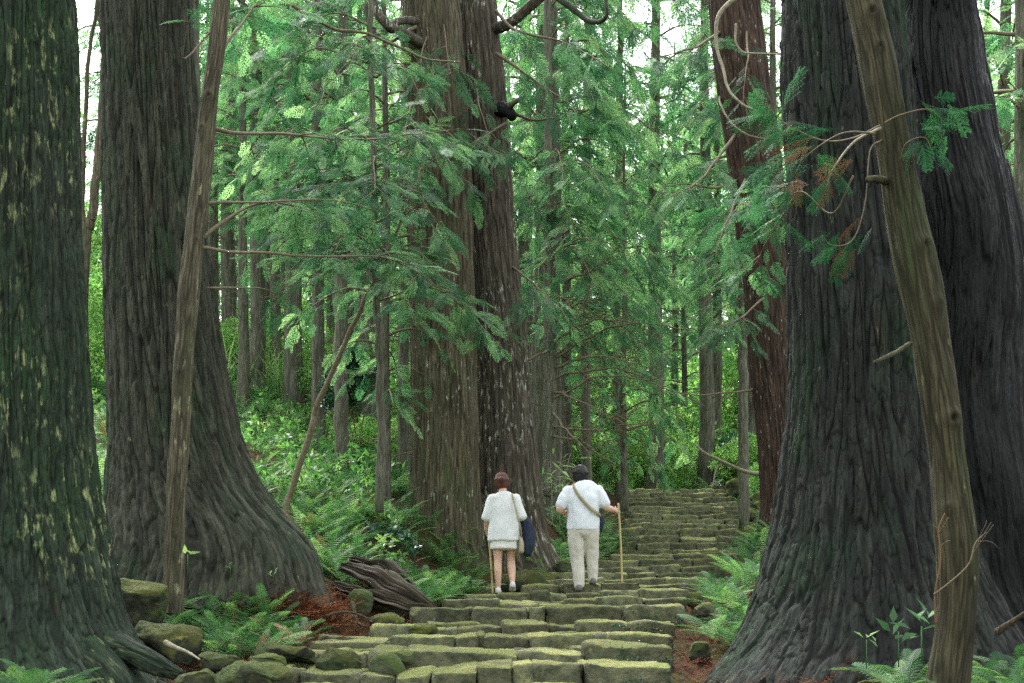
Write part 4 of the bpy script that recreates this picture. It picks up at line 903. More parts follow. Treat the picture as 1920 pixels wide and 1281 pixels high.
branch([P(1420, 730, 20), P(1380, 733, 19.8), P(1330, 740, 19.6), P(1270, 738, 19.6)], .025, .008, M_twig, PB, 'bare_branch', 8, 40, .03)
# limbs crossing at the top
branch([P(520, -10, 12), P(600, 40, 12), P(690, 70, 12.2), P(800, 110, 12.4), P(860, 120, 12.5)], .022, .008, M_twig, LS_, 'bare_branch', 8, 50, .04)
branch([P(1040, -10, 16), P(1080, 25, 15.8), P(1115, 42, 15.6), P(1135, 30, 15.4), P(1140, -10, 15.4)], .05, .02, M_barkB, T_, 'bare_branch', 8, 40, .03)

# ------------------------------------------------------------------ undergrowth
def broad_crown(n, rad, seed, size, mat, tp, flat=.8, shells=7):
    r = np.random.default_rng(seed); al = Acc(); c = unit(r.normal(size=(shells, 3))) * rad * r.uniform(.3, .75, (shells, 1)); c[:, 2] *= flat
    k = r.integers(0, shells, n); p = c[k] + unit(r.normal(size=(n, 3))) * (rad * .48 * r.uniform(.3, 1.05, (n, 1)) ** .6) * [1, 1, flat]
    d = unit(p) + r.normal(0, .6, (n, 3)); pick(al, tp, p, d, r.normal(0, .4, (n, 3)) + [0, 0, 1], size * r.uniform(.6, 1.3, n), np.clip(r.normal(.5, .22, n) + noise(p * 2.5) * .3, 0, 1), r)
    return al
def bush_mesh(name, n, rad, seed, size, mat, tp=CLU, stems=5):
    al = broad_crown(n, rad, seed, size, mat, tp); V, F, T = al.arrays(); V = V + [0, 0, rad * .75]
    aw = Acc(); r = np.random.default_rng(seed)
    for k in range(stems):
        e = unit(r.normal(size=3) * [1, 1, .2] + [0, 0, 1.3]) * rad * 1.3; add_tube(aw, catmull([[0, 0, -.3], e * .4 + r.normal(size=3) * .05, e], 8), .02 * rad * (1.2 - np.linspace(0, 1, 8)), 4)
    Vw, Fw, Tw = aw.arrays(); Fs = Fw + [f + len(Vw) for f in F]
    o = mk(name, np.vstack([Vw, V]), Fs, [M_twig, mat], None, np.concatenate([Tw, T]), matidx=np.concatenate([np.zeros(sum(len(f) for f in Fw)), np.ones(sum(len(f) for f in F))])); return o
BUSH = [bush_mesh('bush', 900, 1.3, 3, .24, M_broad), bush_mesh('bush', 1100, 1.6, 4, .26, M_broad), bush_mesh('bush', 900, 1.2, 6, .22, M_shrub), bush_mesh('bush', 1200, 1.5, 8, .16, M_broad)]
bu_used = [False] * 4
def put_bush(k, x, y, s, label, group, z=0, name='bush'):
    o = BUSH[k] if not bu_used[k] else BUSH[k].copy()
    if bu_used[k]: col.objects.link(o)
    bu_used[k] = True; o.name = name; o.location = (x, y, gh(x, y) - .05 + z); o.scale = (s, s, s); o.rotation_euler.z = rr.uniform(0, 6.28)
    o.pop('label', None); tag(o, label, 'bush', group); return o
def pxs(px, d): return (px - 960) * d / FP
NB = [(180, 24, 1, 1.0, 'bright leafy bush in the gap between the two left giants'), (170, 30, 3, 1.3, 'tall pale bush further back in the left gap'), (190, 40, 1, 1.8, 'hazy bright tree-bush at the back of the left gap'),
      (120, 33, 1, 1.5, 'bush mostly hidden behind the leftmost giant'), (600, 36, 3, 1.2, 'light bush on the crest above the fern slope'), (520, 40, 1, 1.3, 'yellow-green bush behind the stout grey trunk'),
      (640, 30, 3, 1.0, 'light-leaved bush behind the glossy shrub'), (1110, 33, 0, .8, 'leafy bush left of the upper steps above the man'),
      (1200, 38, 1, 1.1, 'yellow-green bush beyond the top step at its left end'), (1255, 39, 3, 1.1, 'small-leaved bush between the trunks at the top of the steps'), (1300, 42, 1, 1.2, 'bright bush behind the dark straight trunk'),
      (1360, 38, 2, 1.0, 'dark glossy bush behind the top boulders'), (1400, 36, 0, .9, 'bush left of the red cedar foot'), (1345, 46, 1, 1.5, 'tall pale bush closing the view above the steps'),
      (1215, 48, 1, 1.8, 'large pale bush at the very end of the path'), (1290, 52, 3, 2.2, 'large hazy bush at the centre of the path end'), (1430, 44, 1, 1.8, 'pale bush behind the red cedar'),
      (1060, 34, 1, 1.1, 'bush glimpsed right of the twin cedar'), (1420, 31, 1, .35, 'small vivid green bush beside the biggest top boulder'),
      (1890, 18, 1, .9, 'bush beyond the double cedar at the right edge'), (690, 24, 0, .7, 'low bush left of the twin cedar'), (460, 34, 3, 1.0, 'light bush at the back of the fern slope, left part')]
for px, d, k, s, lab in NB: put_bush(k, pxs(px, d), d, s, lab, 'bushes in the undergrowth')
for k in range(34):
    y = rr.uniform(46, 80); x = rr.uniform(-.5, .5) * y
    put_bush(int(rr.choice([0, 1, 3])), x, y, rr.uniform(1.4, 3.2), 'indistinct bright bush in the far undergrowth', 'far undergrowth bushes')
# far-off wood that reads as one mass
al = Acc(); n_ = 15000
y = rr.uniform(72, 118, n_); x = rr.uniform(-.62, .62, n_) * y; z = ghn(x, y) + rr.uniform(0, 1, n_) ** .8 * (26 + 6 * noise(np.stack([x * .12, y * .05, y * 0], -1)) )
p_ = np.stack([x, y, z], -1); keep = noise(p_ * .16) > -.22; keep &= ~((x / y > -.372) & (x / y < -.335) & (z > 20)) ; keep &= ~((noise(p_ * [.12, 0, .12] + 9) > .32) & (z > 24)); p_ = p_[keep]
pick(al, CLU, p_, rr.normal(size=p_.shape), rr.normal(0, .5, p_.shape) + [0, -.3, 1], rr.uniform(1.3, 2.6, len(p_)), np.clip(.55 + noise(p_ * .3) * .5, 0, 1), rr)
fw = al.build('far_wood', M_broad); tag(fw, 'hazy far-off mass of trees closing the view behind the trunks', 'woodland', kind='stuff')
# glossy evergreen shrub
GS = empty('evergreen_shrub', (pxs(665, 21), 21, gh(pxs(665, 21), 21)), 'small dark glossy-leaved evergreen on the fern slope, left of the twin cedar', 'shrub')
zt = P(660, 760, 21)
al = broad_crown(900, .62, 31, .16, M_shrub, CLU, .85); V, F, T = al.arrays(); mk('crown', V + P(662, 728, 21), F, M_shrub, GS, T)
al = broad_crown(260, .36, 33, .14, M_shrub, CLU, .9); V, F, T = al.arrays(); mk('crown', V + P(655, 672, 21), F, M_shrub, GS, T)
for dx in (0, 5, -4): branch([P(668 + dx, 890, 21), P(667 + dx * 1.5, 820, 21), P(662 + dx * 5, 760, 21)], .018, .01, M_twig, GS, 'stem', 6, 20, .02)

# ferns
def fern_mesh(name, seed, tp, n=9, L=.5):
    r = np.random.default_rng(seed); al = Acc(); a = np.arange(n) * 2.4 + r.uniform(-.3, .3, n); el = r.uniform(.15, .9, n)
    d = np.stack([np.cos(a), np.sin(a), el], -1); nr = np.stack([-np.cos(a) * el, -np.sin(a) * el, np.ones(n)], -1) + r.normal(0, .2, (n, 3))
    pick(al, tp, np.zeros((n, 3)) + [0, 0, .03], d, nr, L * r.uniform(.6, 1.15, n), np.clip(r.normal(.5, .25, n), 0, 1), r); return al
FERN = [fern_mesh('f', s, FR_HI, 10, .5).build('fern', M_fern) for s in (1, 2, 3, 4)]
DFERN = fern_mesh('f', 9, FR_HI, 5, .38).build('dead_fern', leafmat('dead_fern_leaf', (.16, .09, .05), (.34, .22, .14), (.55, .42, .30), .3, .8, .1))
fu = {}
def put_fern(o0, x, y, s, label, group, z=.0, name='fern'):
    if o0.name_full in fu: o = o0.copy(); col.objects.link(o)
    else: o = o0
    fu[o0.name_full] = 1
    o.location = (x, y, gh(x, y) + z); s = s * rr.uniform(.8, 1.2); o.scale = (s, s, s); o.rotation_euler = (rr.uniform(-.2, .2), rr.uniform(-.2, .2), rr.uniform(0, 6.28)); tag(o, label, 'fern', group)
def fern_bed(n, px0, px1, d0, d1, s, label, group, zo=0, dead=0, clear=()):
    c = 0
    while c < n:
        d = rr.uniform(d0, d1); px = rr.uniform(px0, px1)
        x = pxs(px, d)
        if np.interp(d, SD, SXL) - .12 < x < np.interp(d, SD, SXR) + .15: continue
        put_fern(FERN[rr.integers(0, 4)], x, d, s, label, group, zo); c += 1
    for k in range(dead):
        d = rr.uniform(d0, d1); px = rr.uniform(px0, px1); put_fern(DFERN, pxs(px, d), d, s * .9, 'withered tan fern among the green ferns of the left bed', 'withered ferns', zo + .02, 'dead_fern')
fern_bed(40, 300, 585, 9.0, 10.7, .75, 'green fern in the bed around the foot of the slim pale trunk', 'ferns around the slim pale trunk', dead=9)
fern_bed(24, 770, 890, 12.8, 15.4, .95, 'fern hanging over the left edge of the steps below the twin cedar', 'ferns below the twin cedar')
fern_bed(26, 1335, 1450, 9.5, 15.5, .9, 'light green fern on the bank right of the steps', 'ferns right of the steps')
fern_bed(12, -10, 90, 6.6, 7.4, .8, 'bright fern in the bottom left corner', 'ferns in the bottom left corner')
fern_bed(22, 1680, 1930, 5.6, 7.0, .75, 'fern in the bottom right corner around the slim leaning trunk', 'ferns in the bottom right corner')
fern_bed(8, 1480, 1660, 6.0, 6.9, .45, 'small fern at the foot of the huge double cedar', 'small ferns under the double cedar')
fern_bed(14, 1070, 1165, 19.5, 24, 1.4, 'tall fern overhanging the left side of the upper steps', 'ferns left of the upper steps')
fern_bed(12, 1395, 1440, 17, 26, .9, 'fern on the right bank of the upper steps', 'ferns right of the upper steps')
fern_bed(12, 1000, 1060, 17.4, 20, 1.1, 'fern between the twin cedar and the man', 'ferns right of the twin cedar')
fern_bed(16, 600, 760, 12.6, 15.5, .9, 'fern on the bank above the rotten log', 'ferns above the rotten log')
def cover(name, n, f, tp, mat, size, label, cat='ferns', tint=(.5, .25), per=6, up=(.2, 1)):
    al = Acc(); x, y = f(n); m = ~((x > np.interp(y, SD, SXL) - .1) & (x < np.interp(y, SD, SXR) + .1) & (y < 34.5)); x, y = x[m], y[m]
    g = noise(np.stack([x * .8, y * .5, x * 0 + 3], -1)) > -.12 if cat == 'ferns' else np.ones(len(x), bool); x, y = x[g], y[g]
    x = np.repeat(x, per); y = np.repeat(y, per); z = ghn(x, y); k = len(x); a = rr.uniform(0, 6.28, k); el = rr.uniform(*up, k)
    d = np.stack([np.cos(a), np.sin(a), el], -1); nr = np.stack([-np.cos(a) * el, -np.sin(a) * el, np.ones(k)], -1)
    pick(al, tp, np.stack([x, y, z], -1), d, nr, size * rr.uniform(.6, 1.2, k), np.clip(rr.normal(*tint, k), 0, 1), rr)
    o = al.build(name, mat); tag(o, label, cat, kind='stuff'); return o
def fslope(n): y = rr.uniform(13, 44, n); return rr.uniform(-.40, -.09, n) * y, y
cover('fern_slope', 2100, fslope, FR_LO, M_fern, .52, 'dense carpet of ferns over the slope left of the steps', tint=(.42, .3))
cover('dry_ferns', 260, fslope, FR_LO, M_deadleaf, .42, 'brown withered fronds mixed into the fern slope', 'withered ferns', tint=(.7, .3), per=4)
al = Acc(); x_, y_ = fslope(2600); g_ = noise(np.stack([x_ * .6 + 40, y_ * .4, x_ * 0], -1)) > .05; x_, y_ = x_[g_], y_[g_]; z_ = ghn(x_, y_) + rr.uniform(.1, .75, len(x_)); p_ = np.stack([x_, y_, z_], -1)
pick(al, CLU, p_, rr.normal(size=p_.shape), rr.normal(0, .4, p_.shape) + [0, -.3, 1], rr.uniform(.16, .34, len(p_)), np.clip(rr.normal(.3, .3, len(p_)), 0, 1), rr)
tag(al.build('low_undergrowth', M_broad), 'low leafy weeds and saplings growing through the fern slope', 'undergrowth', kind='stuff')
def fright(n): y = rr.uniform(15, 40, n); return rr.uniform(.19, .5, n) * y, y
cover('fern_bank', 500, fright, FR_LO, M_fern, .5, 'ferns and weeds spread over the right bank')
def fback(n): y = rr.uniform(34, 50, n); return rr.uniform(-.1, .25, n) * y, y
def fgap(n): y = rr.uniform(13.2, 22, n); return (rr.uniform(560, 900, n) - 960) / FP * y, y
cover('fern_slope_near', 330, fgap, FR_LO, M_fern, .48, 'ferns and weeds close to the left foot of the twin cedar')
def fgap2(n): y = rr.uniform(18.6, 24, n); return (rr.uniform(1030, 1160, n) - 960) / FP * y, y
cover('fern_slope_low', 130, fgap2, FR_LO, M_fern, .5, 'ferns filling the bank between the twin cedar and the upper steps')
cover('path_end_weeds', 420, fback, FR_LO, M_fern, .7, 'low weeds beyond the top of the steps')
BL1 = tpl([[(0, -.012, 0), (.5, -.014, .12), (.5, .014, .12), (0, .012, 0)], [(.5, -.014, .12), (.5, .014, .12), (1, 0, -.05), (1, 0, -.05)]])
def fgr(n): y = rr.uniform(30, 44, n); return rr.uniform(-.30, -.13, n) * y, y
cover('bamboo_grass', 330, fgr, [BL1], M_grass, 1.5, 'pale bamboo grass standing between the trunks behind the fern slope', 'grass', per=9, up=(.8, 3.))
bp = P(1050, 905, 19.5)
al = Acc(); k = 70; a = rr.uniform(0, 6.28, k); pick(al, [leaf(1, .12)], bp + rr.normal(0, .25, (k, 3)) * [1, 1, 1.2], np.stack([np.cos(a), np.sin(a), rr.uniform(-.9, .6, k)], -1), rr.normal(0, .4, (k, 3)) + [0, -.4, 1], rr.uniform(.2, .36, k), rr.uniform(.4, 1, k), rr)
bg_ = empty('bamboo_plant', (bp[0], bp[1], gh(bp[0], bp[1])), 'bamboo plant with long pale leaves just left of the man\'s head', 'plant'); al.build('leaves', M_grass, bg_)
for dx in (-14, 0, 12): branch([P(1050 + dx, 985, 19.5), P(1048 + dx, 900, 19.5), P(1052 + dx * 1.5, 850, 19.5)], .009, .005, M_palewood, bg_, 'stem', 5, 16, .02)

# fallen needles and twigs on the ground
def curl(seed):
    r = random.Random(seed); Q = []; p = np.array([0, 0]); a = 0
    for k in range(6):
        q = p + .17 * np.array([math.cos(a), math.sin(a)]); Q.append(rhomb(p, q, .035, .01 * k, .01 * (k + 1)))
        for s in (-1, 1):
            b = a + s * .6; Q.append(rhomb(q, q + .16 * np.array([math.cos(b), math.sin(b)]), .025, .01 * k, .01 * k + .03))
        p = q; a += r.uniform(-.1, .35)
    return tpl(Q)
CURL = [curl(s) for s in (1, 2, 3)]
def litter(name, n, px0, px1, d0, d1, size, label, skip=True, mound=None, tint=(.5, .3), z0=.012):
    d = rr.uniform(d0, d1, n); x = (rr.uniform(px0, px1, n) - 960) * d / FP; y = d
    if skip: m = ~((x > np.interp(y, SD, SXL) + .02) & (x < np.interp(y, SD, SXR) - .02)); x, y = x[m], y[m]
    k = len(x); z = ghn(x, y) + rr.uniform(0, .03, k) + z0
    if mound: z = z + mound[3] * np.exp(-((x - mound[0]) ** 2 + (y - mound[1]) ** 2) / mound[2] ** 2)
    a = rr.uniform(0, 6.28, k); al = Acc()
    pick(al, CURL, np.stack([x, y, z], -1), np.stack([np.cos(a), np.sin(a), rr.normal(0, .25, k)], -1), rr.normal(0, .35, (k, 3)) + [0, 0, 1], size * rr.uniform(.5, 1.2, k), np.clip(rr.normal(*tint, k), 0, 1), rr)
    o = al.build(name, M_litter); tag(o, label, 'litter', kind='stuff'); return o
litter('needle_litter', 3600, 250, 800, 8.2, 12.6, .20, 'rust-red fallen cedar needles covering the ground left of the steps')
litter('needle_litter', 1700, 1262, 1420, 6.8, 14, .16, 'rust-brown fallen needles on the gully right of the lower steps')
litter('needle_litter', 1500, 1380, 1900, 5.4, 7.6, .18, 'fallen brown needles at the foot of the double cedar')
litter('needle_litter', 700, 1385, 1415, 17, 31, .16, 'strip of rusty leaves along the right edge of the upper steps')
litter('needle_litter', 1600, 640, 900, 12.5, 17.5, .18, 'rusty fallen needles on the bank below the twin cedar')
litter('step_debris', 420, 400, 1290, 8.0, 16, .09, 'scattered dry needles lying on the treads of the lower steps', skip=False, z0=.07)
mp_ = P(560, 1090, 11.6)
litter('needle_heap', 2200, 430, 640, 10.5, 11.6, .22, 'heap of dry red cedar sprays between the roots of the second giant cedar', mound=(P(500, 1080, 10.9)[0], 11.0, .7, .22))

# rotten log
LG = empty('rotten_log', P(700, 1100, 12.2), 'split rotting log lying slanted left of the steps, below the ferns', 'log')
def log_part(pts, rad, name, seed):
    c = catmull([P(*p) for p in pts], 50); r = np.interp(np.linspace(0, 1, 50), np.linspace(0, 1, len(rad)), rad); nth = 60; V, F, F3 = tube(c, r, nth)
    th = np.arange(nth) / nth * 2 * PI; s = np.linspace(0, 2, 50); q = np.stack([np.tile(np.cos(th), 50), np.tile(np.sin(th), 50), np.repeat(s * .25, nth)], -1); q = np.vstack([q, q[-1:], q[:1]])
    n1 = noise(q * [11, 11, 3.5] + seed) + .6 * noise(q * [25, 25, 9] + seed); cc = np.vstack([np.repeat(c, nth, 0), c[-1:], c[:1]]); V = V + unit(V - cc) * (n1 * .022 + noise(q * [3, 3, 6]) * .05 + np.sign(noise(q * [8, 8, 2])) * .015)[:, None]
    V[:, 2] = cc[:, 2] + (V[:, 2] - cc[:, 2]) * .6 + noise(cc * 5 + seed) * .03
    return mk(name, V, [F, F3], M_log, LG, sstep(-.3, .2, n1), True, vec=q * .12)
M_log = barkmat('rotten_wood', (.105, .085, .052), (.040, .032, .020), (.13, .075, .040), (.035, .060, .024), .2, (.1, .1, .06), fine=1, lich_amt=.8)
log_part([(645, 1062, 12.6), (700, 1082, 12.3), (760, 1115, 12.0), (820, 1150, 11.8)], [.07, .15, .15, .05], 'log_half', 1)
log_part([(630, 1100, 12.3), (700, 1118, 12.0), (770, 1138, 11.8), (830, 1152, 11.7)], [.08, .10, .10, .05], 'log_half', 8)
log_part([(660, 1050, 12.9), (720, 1062, 12.7), (765, 1095, 12.4)], [.05, .10, .06], 'splinter', 12)
for k, (pts, lab) in enumerate((([(560, 1170, 10.6), (640, 1150, 10.6), (700, 1162, 10.5)], 'dark dead branch lying on the red needles left of the steps'), ([(660, 1130, 11.2), (672, 1170, 11), (700, 1180, 11)], 'short forked dead stick below the slate stone'),
                                 ([(310, 1205, 8.3), (345, 1222, 8.2), (372, 1240, 8.0)], 'pale broken stick beside the root of the leftmost giant'), ([(1870, 1185, 6.2), (1905, 1160, 6.1), (1930, 1140, 6.0)], 'brown stick slanting out of the ferns at the right edge'),
                                 ([(1355, 1135, 12), (1345, 1120, 12.4), (1335, 1108, 12.6)], 'grey weathered root end beside the steps on the right'))):
    rt = branch([P(*p) for p in pts], .022 if k != 4 else .045, .006, M_log if k != 2 else M_palewood, None, 'dead_branch', 8, 24, .02)[0]; origin(rt, P(*pts[0])); tag(rt, lab, 'branch')
litter('log_debris', 420, 640, 820, 11.9, 12.5, .15, 'dry cedar sprays caught on top of the rotten log', mound=(P(715, 1090, 12.2)[0], 12.2, .45, .16))
# broad dark leaves at the foot of the double cedar, seedlings
def sprig(px, py, d, n, size, w, mat, label, t=(.5, 1), name='seedling'):
    al = Acc(); a = np.arange(n) * 2.2 + rr.uniform(0, 3); p0 = P(px, py, d)
    pick(al, [leaf(1, w)], np.tile(p0, (n, 1)) + rr.normal(0, size * .3, (n, 3)), np.stack([np.cos(a), np.sin(a) * .6, rr.uniform(.1, 1.2, n)], -1), rr.normal(0, .3, (n, 3)) + [0, -.5, 1], size * rr.uniform(.7, 1.2, n), rr.uniform(*t, n), rr)
    add_tube(al, np.array([p0 + [0, 0, -size * 1.8], p0]), size * .04, 4)
    o = al.build(name, mat); origin(o, p0); tag(o, label, 'plant')
sprig(1685, 1185, 6.7, 7, .11, .4, M_fern, 'seedling with broad dark leaves at the foot of the double cedar', (.0, .5)); sprig(1728, 1175, 6.6, 7, .11, .4, M_fern, 'broad-leaved seedling nearest the slim leaning trunk', (.1, .5))
sprig(1625, 1200, 6.9, 5, .09, .3, M_fern, 'pale two-leaved sprout left of the broad seedlings', (.6, 1)); sprig(352, 1040, 9.8, 3, .09, .5, M_broad, 'single bright green leaf sprouting beside the slim pale trunk', (.9, 1))
sprig(432, 1062, 10.4, 5, .06, .4, M_fern, 'small green sprout on the heap of red needles', (.2, .7)); sprig(512, 1075, 10.4, 4, .05, .35, M_fern, 'tiny pale sprout near the long root', (.7, 1))
for (px, py, d, lb) in ((740, 1000, 15, 'biggest dark-leaved sapling at the left foot of the twin cedar'), (762, 1015, 14.8, 'dark-leaved sapling touching the left foot of the twin cedar'), (718, 1020, 14.9, 'low dark-leaved sapling on the bank above the rotten log'), (698, 995, 15.2, 'dark-leaved sapling leftmost beside the twin cedar'), (778, 1035, 14.6, 'dark-leaved sapling lowest, just above the fern clump by the steps')):
    sprig(px, py, d, 26, .11, .45, M_shrub, lb, (0, .6), 'leafy_sapling')
# ivy on the front right end of the steps
al = Acc()
for (cx, dd, top, w) in STONES:
    if cx + w / 2 > np.interp(dd, SD, SXR) - .5 and dd < 12.5:
        k = 260; px_ = rr.uniform(cx - w * .4, cx + w / 2, k); pz = top - rr.uniform(.02, .24, k); keep = noise(np.stack([px_ * 4, pz * 6, pz * 0 + dd], -1)) > .05
        px_, pz = px_[keep], pz[keep]; k = len(px_); p_ = np.stack([px_, np.full(k, dd - .03) - rr.uniform(0, .02, k), pz], -1)
        place(al, leaf(1, .8), p_, rr.normal(0, 1, (k, 3)) * [1, .3, 1], rr.normal(0, .35, (k, 3)) + [0, -1, .3], rr.uniform(.012, .026, k), rr.uniform(0, .5, k))
tag(al.build('creeping_ivy', M_shrub), 'tiny-leaved dark ivy creeping over the right ends of the front steps', 'ivy', kind='stuff')
# ------------------------------------------------------------------ people
def loft(pts, rad, side=(1, 0, 0), seg=18, n=None, cap=.8):
    """closed limb with elliptical sections: rad = (across side, across depth)"""
    pts = np.asarray(pts, float); rad = np.asarray([(r, r) if np.isscalar(r) else r for r in rad], float); m = n or (len(pts) - 1) * 6 + 1
    t = np.linspace(0, 1, m); c = catmull(pts, m); rr_ = np.stack([np.interp(t, np.linspace(0, 1, len(pts)), rad[:, k]) for k in (0, 1)], -1)
    tg = unit(np.gradient(c, axis=0)); a = np.asarray(side, float) - tg * (tg @ np.asarray(side, float))[:, None]; a = unit(a); b = np.cross(tg, a)
    C, Rr, A, B = [], [], [], []
    for k in (.15, .5, .8, .95):                    # domed start
        C.append(c[0] - tg[0] * rr_[0].min() * math.sqrt(1 - k * k) * cap); Rr.append(rr_[0] * k); A.append(a[0]); B.append(b[0])
    for i in range(m): C.append(c[i]); Rr.append(rr_[i]); A.append(a[i]); B.append(b[i])
    for k in (.95, .8, .5, .15):
        C.append(c[-1] + tg[-1] * rr_[-1].min() * math.sqrt(1 - k * k) * cap); Rr.append(rr_[-1] * k); A.append(a[-1]); B.append(b[-1])
    C, Rr, A, B = map(np.array, (C, Rr, A, B)); th = np.arange(seg) / seg * 2 * PI
    V = C[:, None] + Rr[:, 0, None, None] * np.cos(th)[None, :, None] * A[:, None] + Rr[:, 1, None, None] * np.sin(th)[None, :, None] * B[:, None]
    k = len(C); V = V.reshape(-1, 3); i = np.arange(k - 1)[:, None] * seg; j = np.arange(seg)[None]; j2 = (j + 1) % seg
    F = np.stack([i + j, i + j2, i + seg + j2, i + seg + j], -1).reshape(-1, 4)
    V = np.vstack([V, C[0], C[-1]]); jj = np.arange(seg); o = (k - 1) * seg
    F3 = np.vstack([np.stack([(jj + 1) % seg, jj, np.full(seg, k * seg)], -1), np.stack([o + jj, o + (jj + 1) % seg, np.full(seg, k * seg + 1)], -1)])
    return V, F, F3
def fuse(name, parts, mat, parent, voxel=.011, smooth=4, wrinkle=0.0, wf=9):
    """one continuous surface out of overlapping lofts"""
    V, F4, F3, n = [], [], [], 0
    for v, f, g in parts: V.append(v); F4.append(f + n); F3.append(g + n); n += len(v)
    o = mk('tmp', np.concatenate(V), [np.concatenate(F4), np.concatenate(F3)], mat, None)
    md = o.modifiers.new('r', 'REMESH'); md.mode = 'VOXEL'; md.voxel_size = voxel
    sm = o.modifiers.new('s', 'SMOOTH'); sm.iterations = smooth; sm.factor = .5
    dg = bpy.context.evaluated_depsgraph_get(); me = bpy.data.meshes.new_from_object(o.evaluated_get(dg))
    bpy.data.objects.remove(o); me.name = name
    me.polygons.foreach_set('use_smooth', np.ones(len(me.polygons), bool))
    if wrinkle:
        co = np.zeros(len(me.vertices) * 3, np.float32); me.vertices.foreach_get('co', co); co = co.reshape(-1, 3)
        nn = np.zeros(len(co) * 3, np.float32); me.vertices.foreach_get('normal', nn); nn = nn.reshape(-1, 3)
        co = co + nn * (noise(co * [wf, wf, wf * .35]) * wrinkle + noise(co * [wf * 2.3, wf * 2.3, wf * 1.2] + 4) * wrinkle * .5)[:, None]; me.vertices.foreach_set('co', co.ravel())
    if not me.materials: me.materials.append(mat)
    return link(name, me, parent)
def ppart(o, root): o.parent = root; return o
M_skin = simple('skin', (.58, .38, .28), .5, (.53, .34, .245), 12)
M_hairR = simple('auburn_hair', (.10, .032, .018), .5, (.05, .018, .012), 40, stretch=(1, 1, .2))
M_hairB = simple('black_hair', (.014, .013, .014), .45, (.008, .008, .009), 40)
M_tunic = simple('pale_grey_knit', (.62, .655, .645), .9, (.58, .615, .605), 14, .06)
M_skirt = simple('cream_skirt', (.66, .67, .64), .9, (.58, .60, .56), 14, .1)
M_shirt = simple('pale_blue_shirt', (.66, .71, .75), .85, (.61, .67, .715), 12, .06)
M_trou = simple('light_beige_trousers', (.54, .53, .47), .9, (.49, .48, .42), 10, .08)
M_shoeW = simple('white_shoe', (.66, .68, .70), .6); M_shoeG = simple('grey_shoe', (.16, .16, .16), .7)
M_strap = simple('khaki_strap', (.30, .27, .15), .8); M_navy = simple('navy_cloth', (.018, .030, .055), .85, (.012, .018, .032), 14, .2)
M_cream = simple('cream_pouch', (.42, .40, .28), .8); M_stick = simple('bamboo_stick', (.42, .36, .17), .5, (.34, .28, .12), 20)
M_eye = simple('eye_dark', (.02, .015, .012), .3)
def hand(wr, d, up, out, L=.165, curl=1.1, s=1.0):
    """palm and five bent fingers; d = along the hand, up = back of the hand, out = thumb side"""
    wr, d, up, out = [np.asarray(v, float) for v in (wr, d, up, out)]; d = unit(d); up = unit(up - d * (up @ d)); out = unit(np.cross(up, d)) * (1 if np.cross(up, d) @ out > 0 else -1)
    P0 = [loft([wr - d * .02, wr + d * .03 * s, wr + d * .085 * s], [(.024 * s, .02 * s), (.036 * s, .015 * s), (.040 * s, .013 * s)], out)]
    for k, (o_, l) in enumerate(((.030, .070), (.010, .078), (-.010, .072), (-.030, .056))):
        b = wr + d * .085 * s + out * o_ * s; a = 0; pts = [b - d * .02]; p = b
        for j, f in enumerate((.42, .33, .25)):
            a += curl * (.55, .75, .6)[j] * (1 + .06 * k); p = p + (d * math.cos(a) - up * math.sin(a)) * l * f * s; pts.append(p)
        P0.append(loft(pts, [.0095 * s, .009 * s, .0085 * s, .007 * s], out, 10, 16))
    tb = wr + d * .03 * s + out * .032 * s
    P0.append(loft([tb - out * .01, tb + (out * .8 + d * .7) * .03 * s, tb + (out * .4 + d - up * .9) * .045 * s - up * .012], [.013 * s, .011 * s, .008 * s], up, 10, 14))
    return P0
def head_parts(c, r, turn=0.0):
    """skull, jaw, nose, ears; facing +y turned by an angle"""
    c = np.asarray(c, float); f = np.array([math.sin(turn), math.cos(turn), 0]); sd_ = np.array([math.cos(turn), -math.sin(turn), 0]); z = np.array([0, 0, 1.])
    L = [loft([c - f * .02 - z * r * .55, c + z * r * .1, c + z * r * .62], [(r * .62, r * .72), (r * .80, r * .98), (r * .62, r * .72)], sd_, 22),
         loft([c + f * r * .45 - z * r * .95, c + f * r * .5 - z * r * .5, c + f * r * .45 + z * r * .1], [(r * .30, r * .28), (r * .48, r * .42), (r * .6, r * .5)], sd_),
         loft([c + f * r * .95 + z * r * .1, c + f * r * 1.18 - z * r * .22], [r * .10, r * .15], sd_, 10),
         loft([c + f * r * .9 - z * r * .52 - sd_ * r * .2, c + f * r * .97 - z * r * .52, c + f * r * .9 - z * r * .52 + sd_ * r * .2], [r * .05, r * .08, r * .05], z, 8)]
    for s in (-1, 1): L.append(loft([c + sd_ * s * r * .80 - z * r * .35, c + sd_ * s * r * .90, c + sd_ * s * r * .86 + z * r * .25 - f * r * .06], [(r * .10, r * .05), (r * .17, r * .06), (r * .12, r * .05)], f, 10))
    return L
def eyes(c, r, root, turn=0.0):
    f = np.array([math.sin(turn), math.cos(turn), 0]); sd_ = np.array([math.cos(turn), -math.sin(turn), 0])
    for s in (-1, 1):
        V, F, F3 = loft([c + f * r * .86 + sd_ * s * r * .34 - sd_ * .008, c + f * r * .86 + sd_ * s * r * .34 + sd_ * .008], [.009, .009], (0, 0, 1), 8); mk('eye', V, [F, F3], M_eye, root, smooth=True)
def stick(name, a, b, r, label):
    c = catmull([a, (a + b) / 2 + [.008, 0, 0], b], 30); V, F, F3 = tube(c, r * (1 + .12 * (np.arange(30) % 7 == 3)), 10); o = mk(name, V, [F, F3], M_stick, None, smooth=True); origin(o, b); return tag(o, label, 'walking stick')

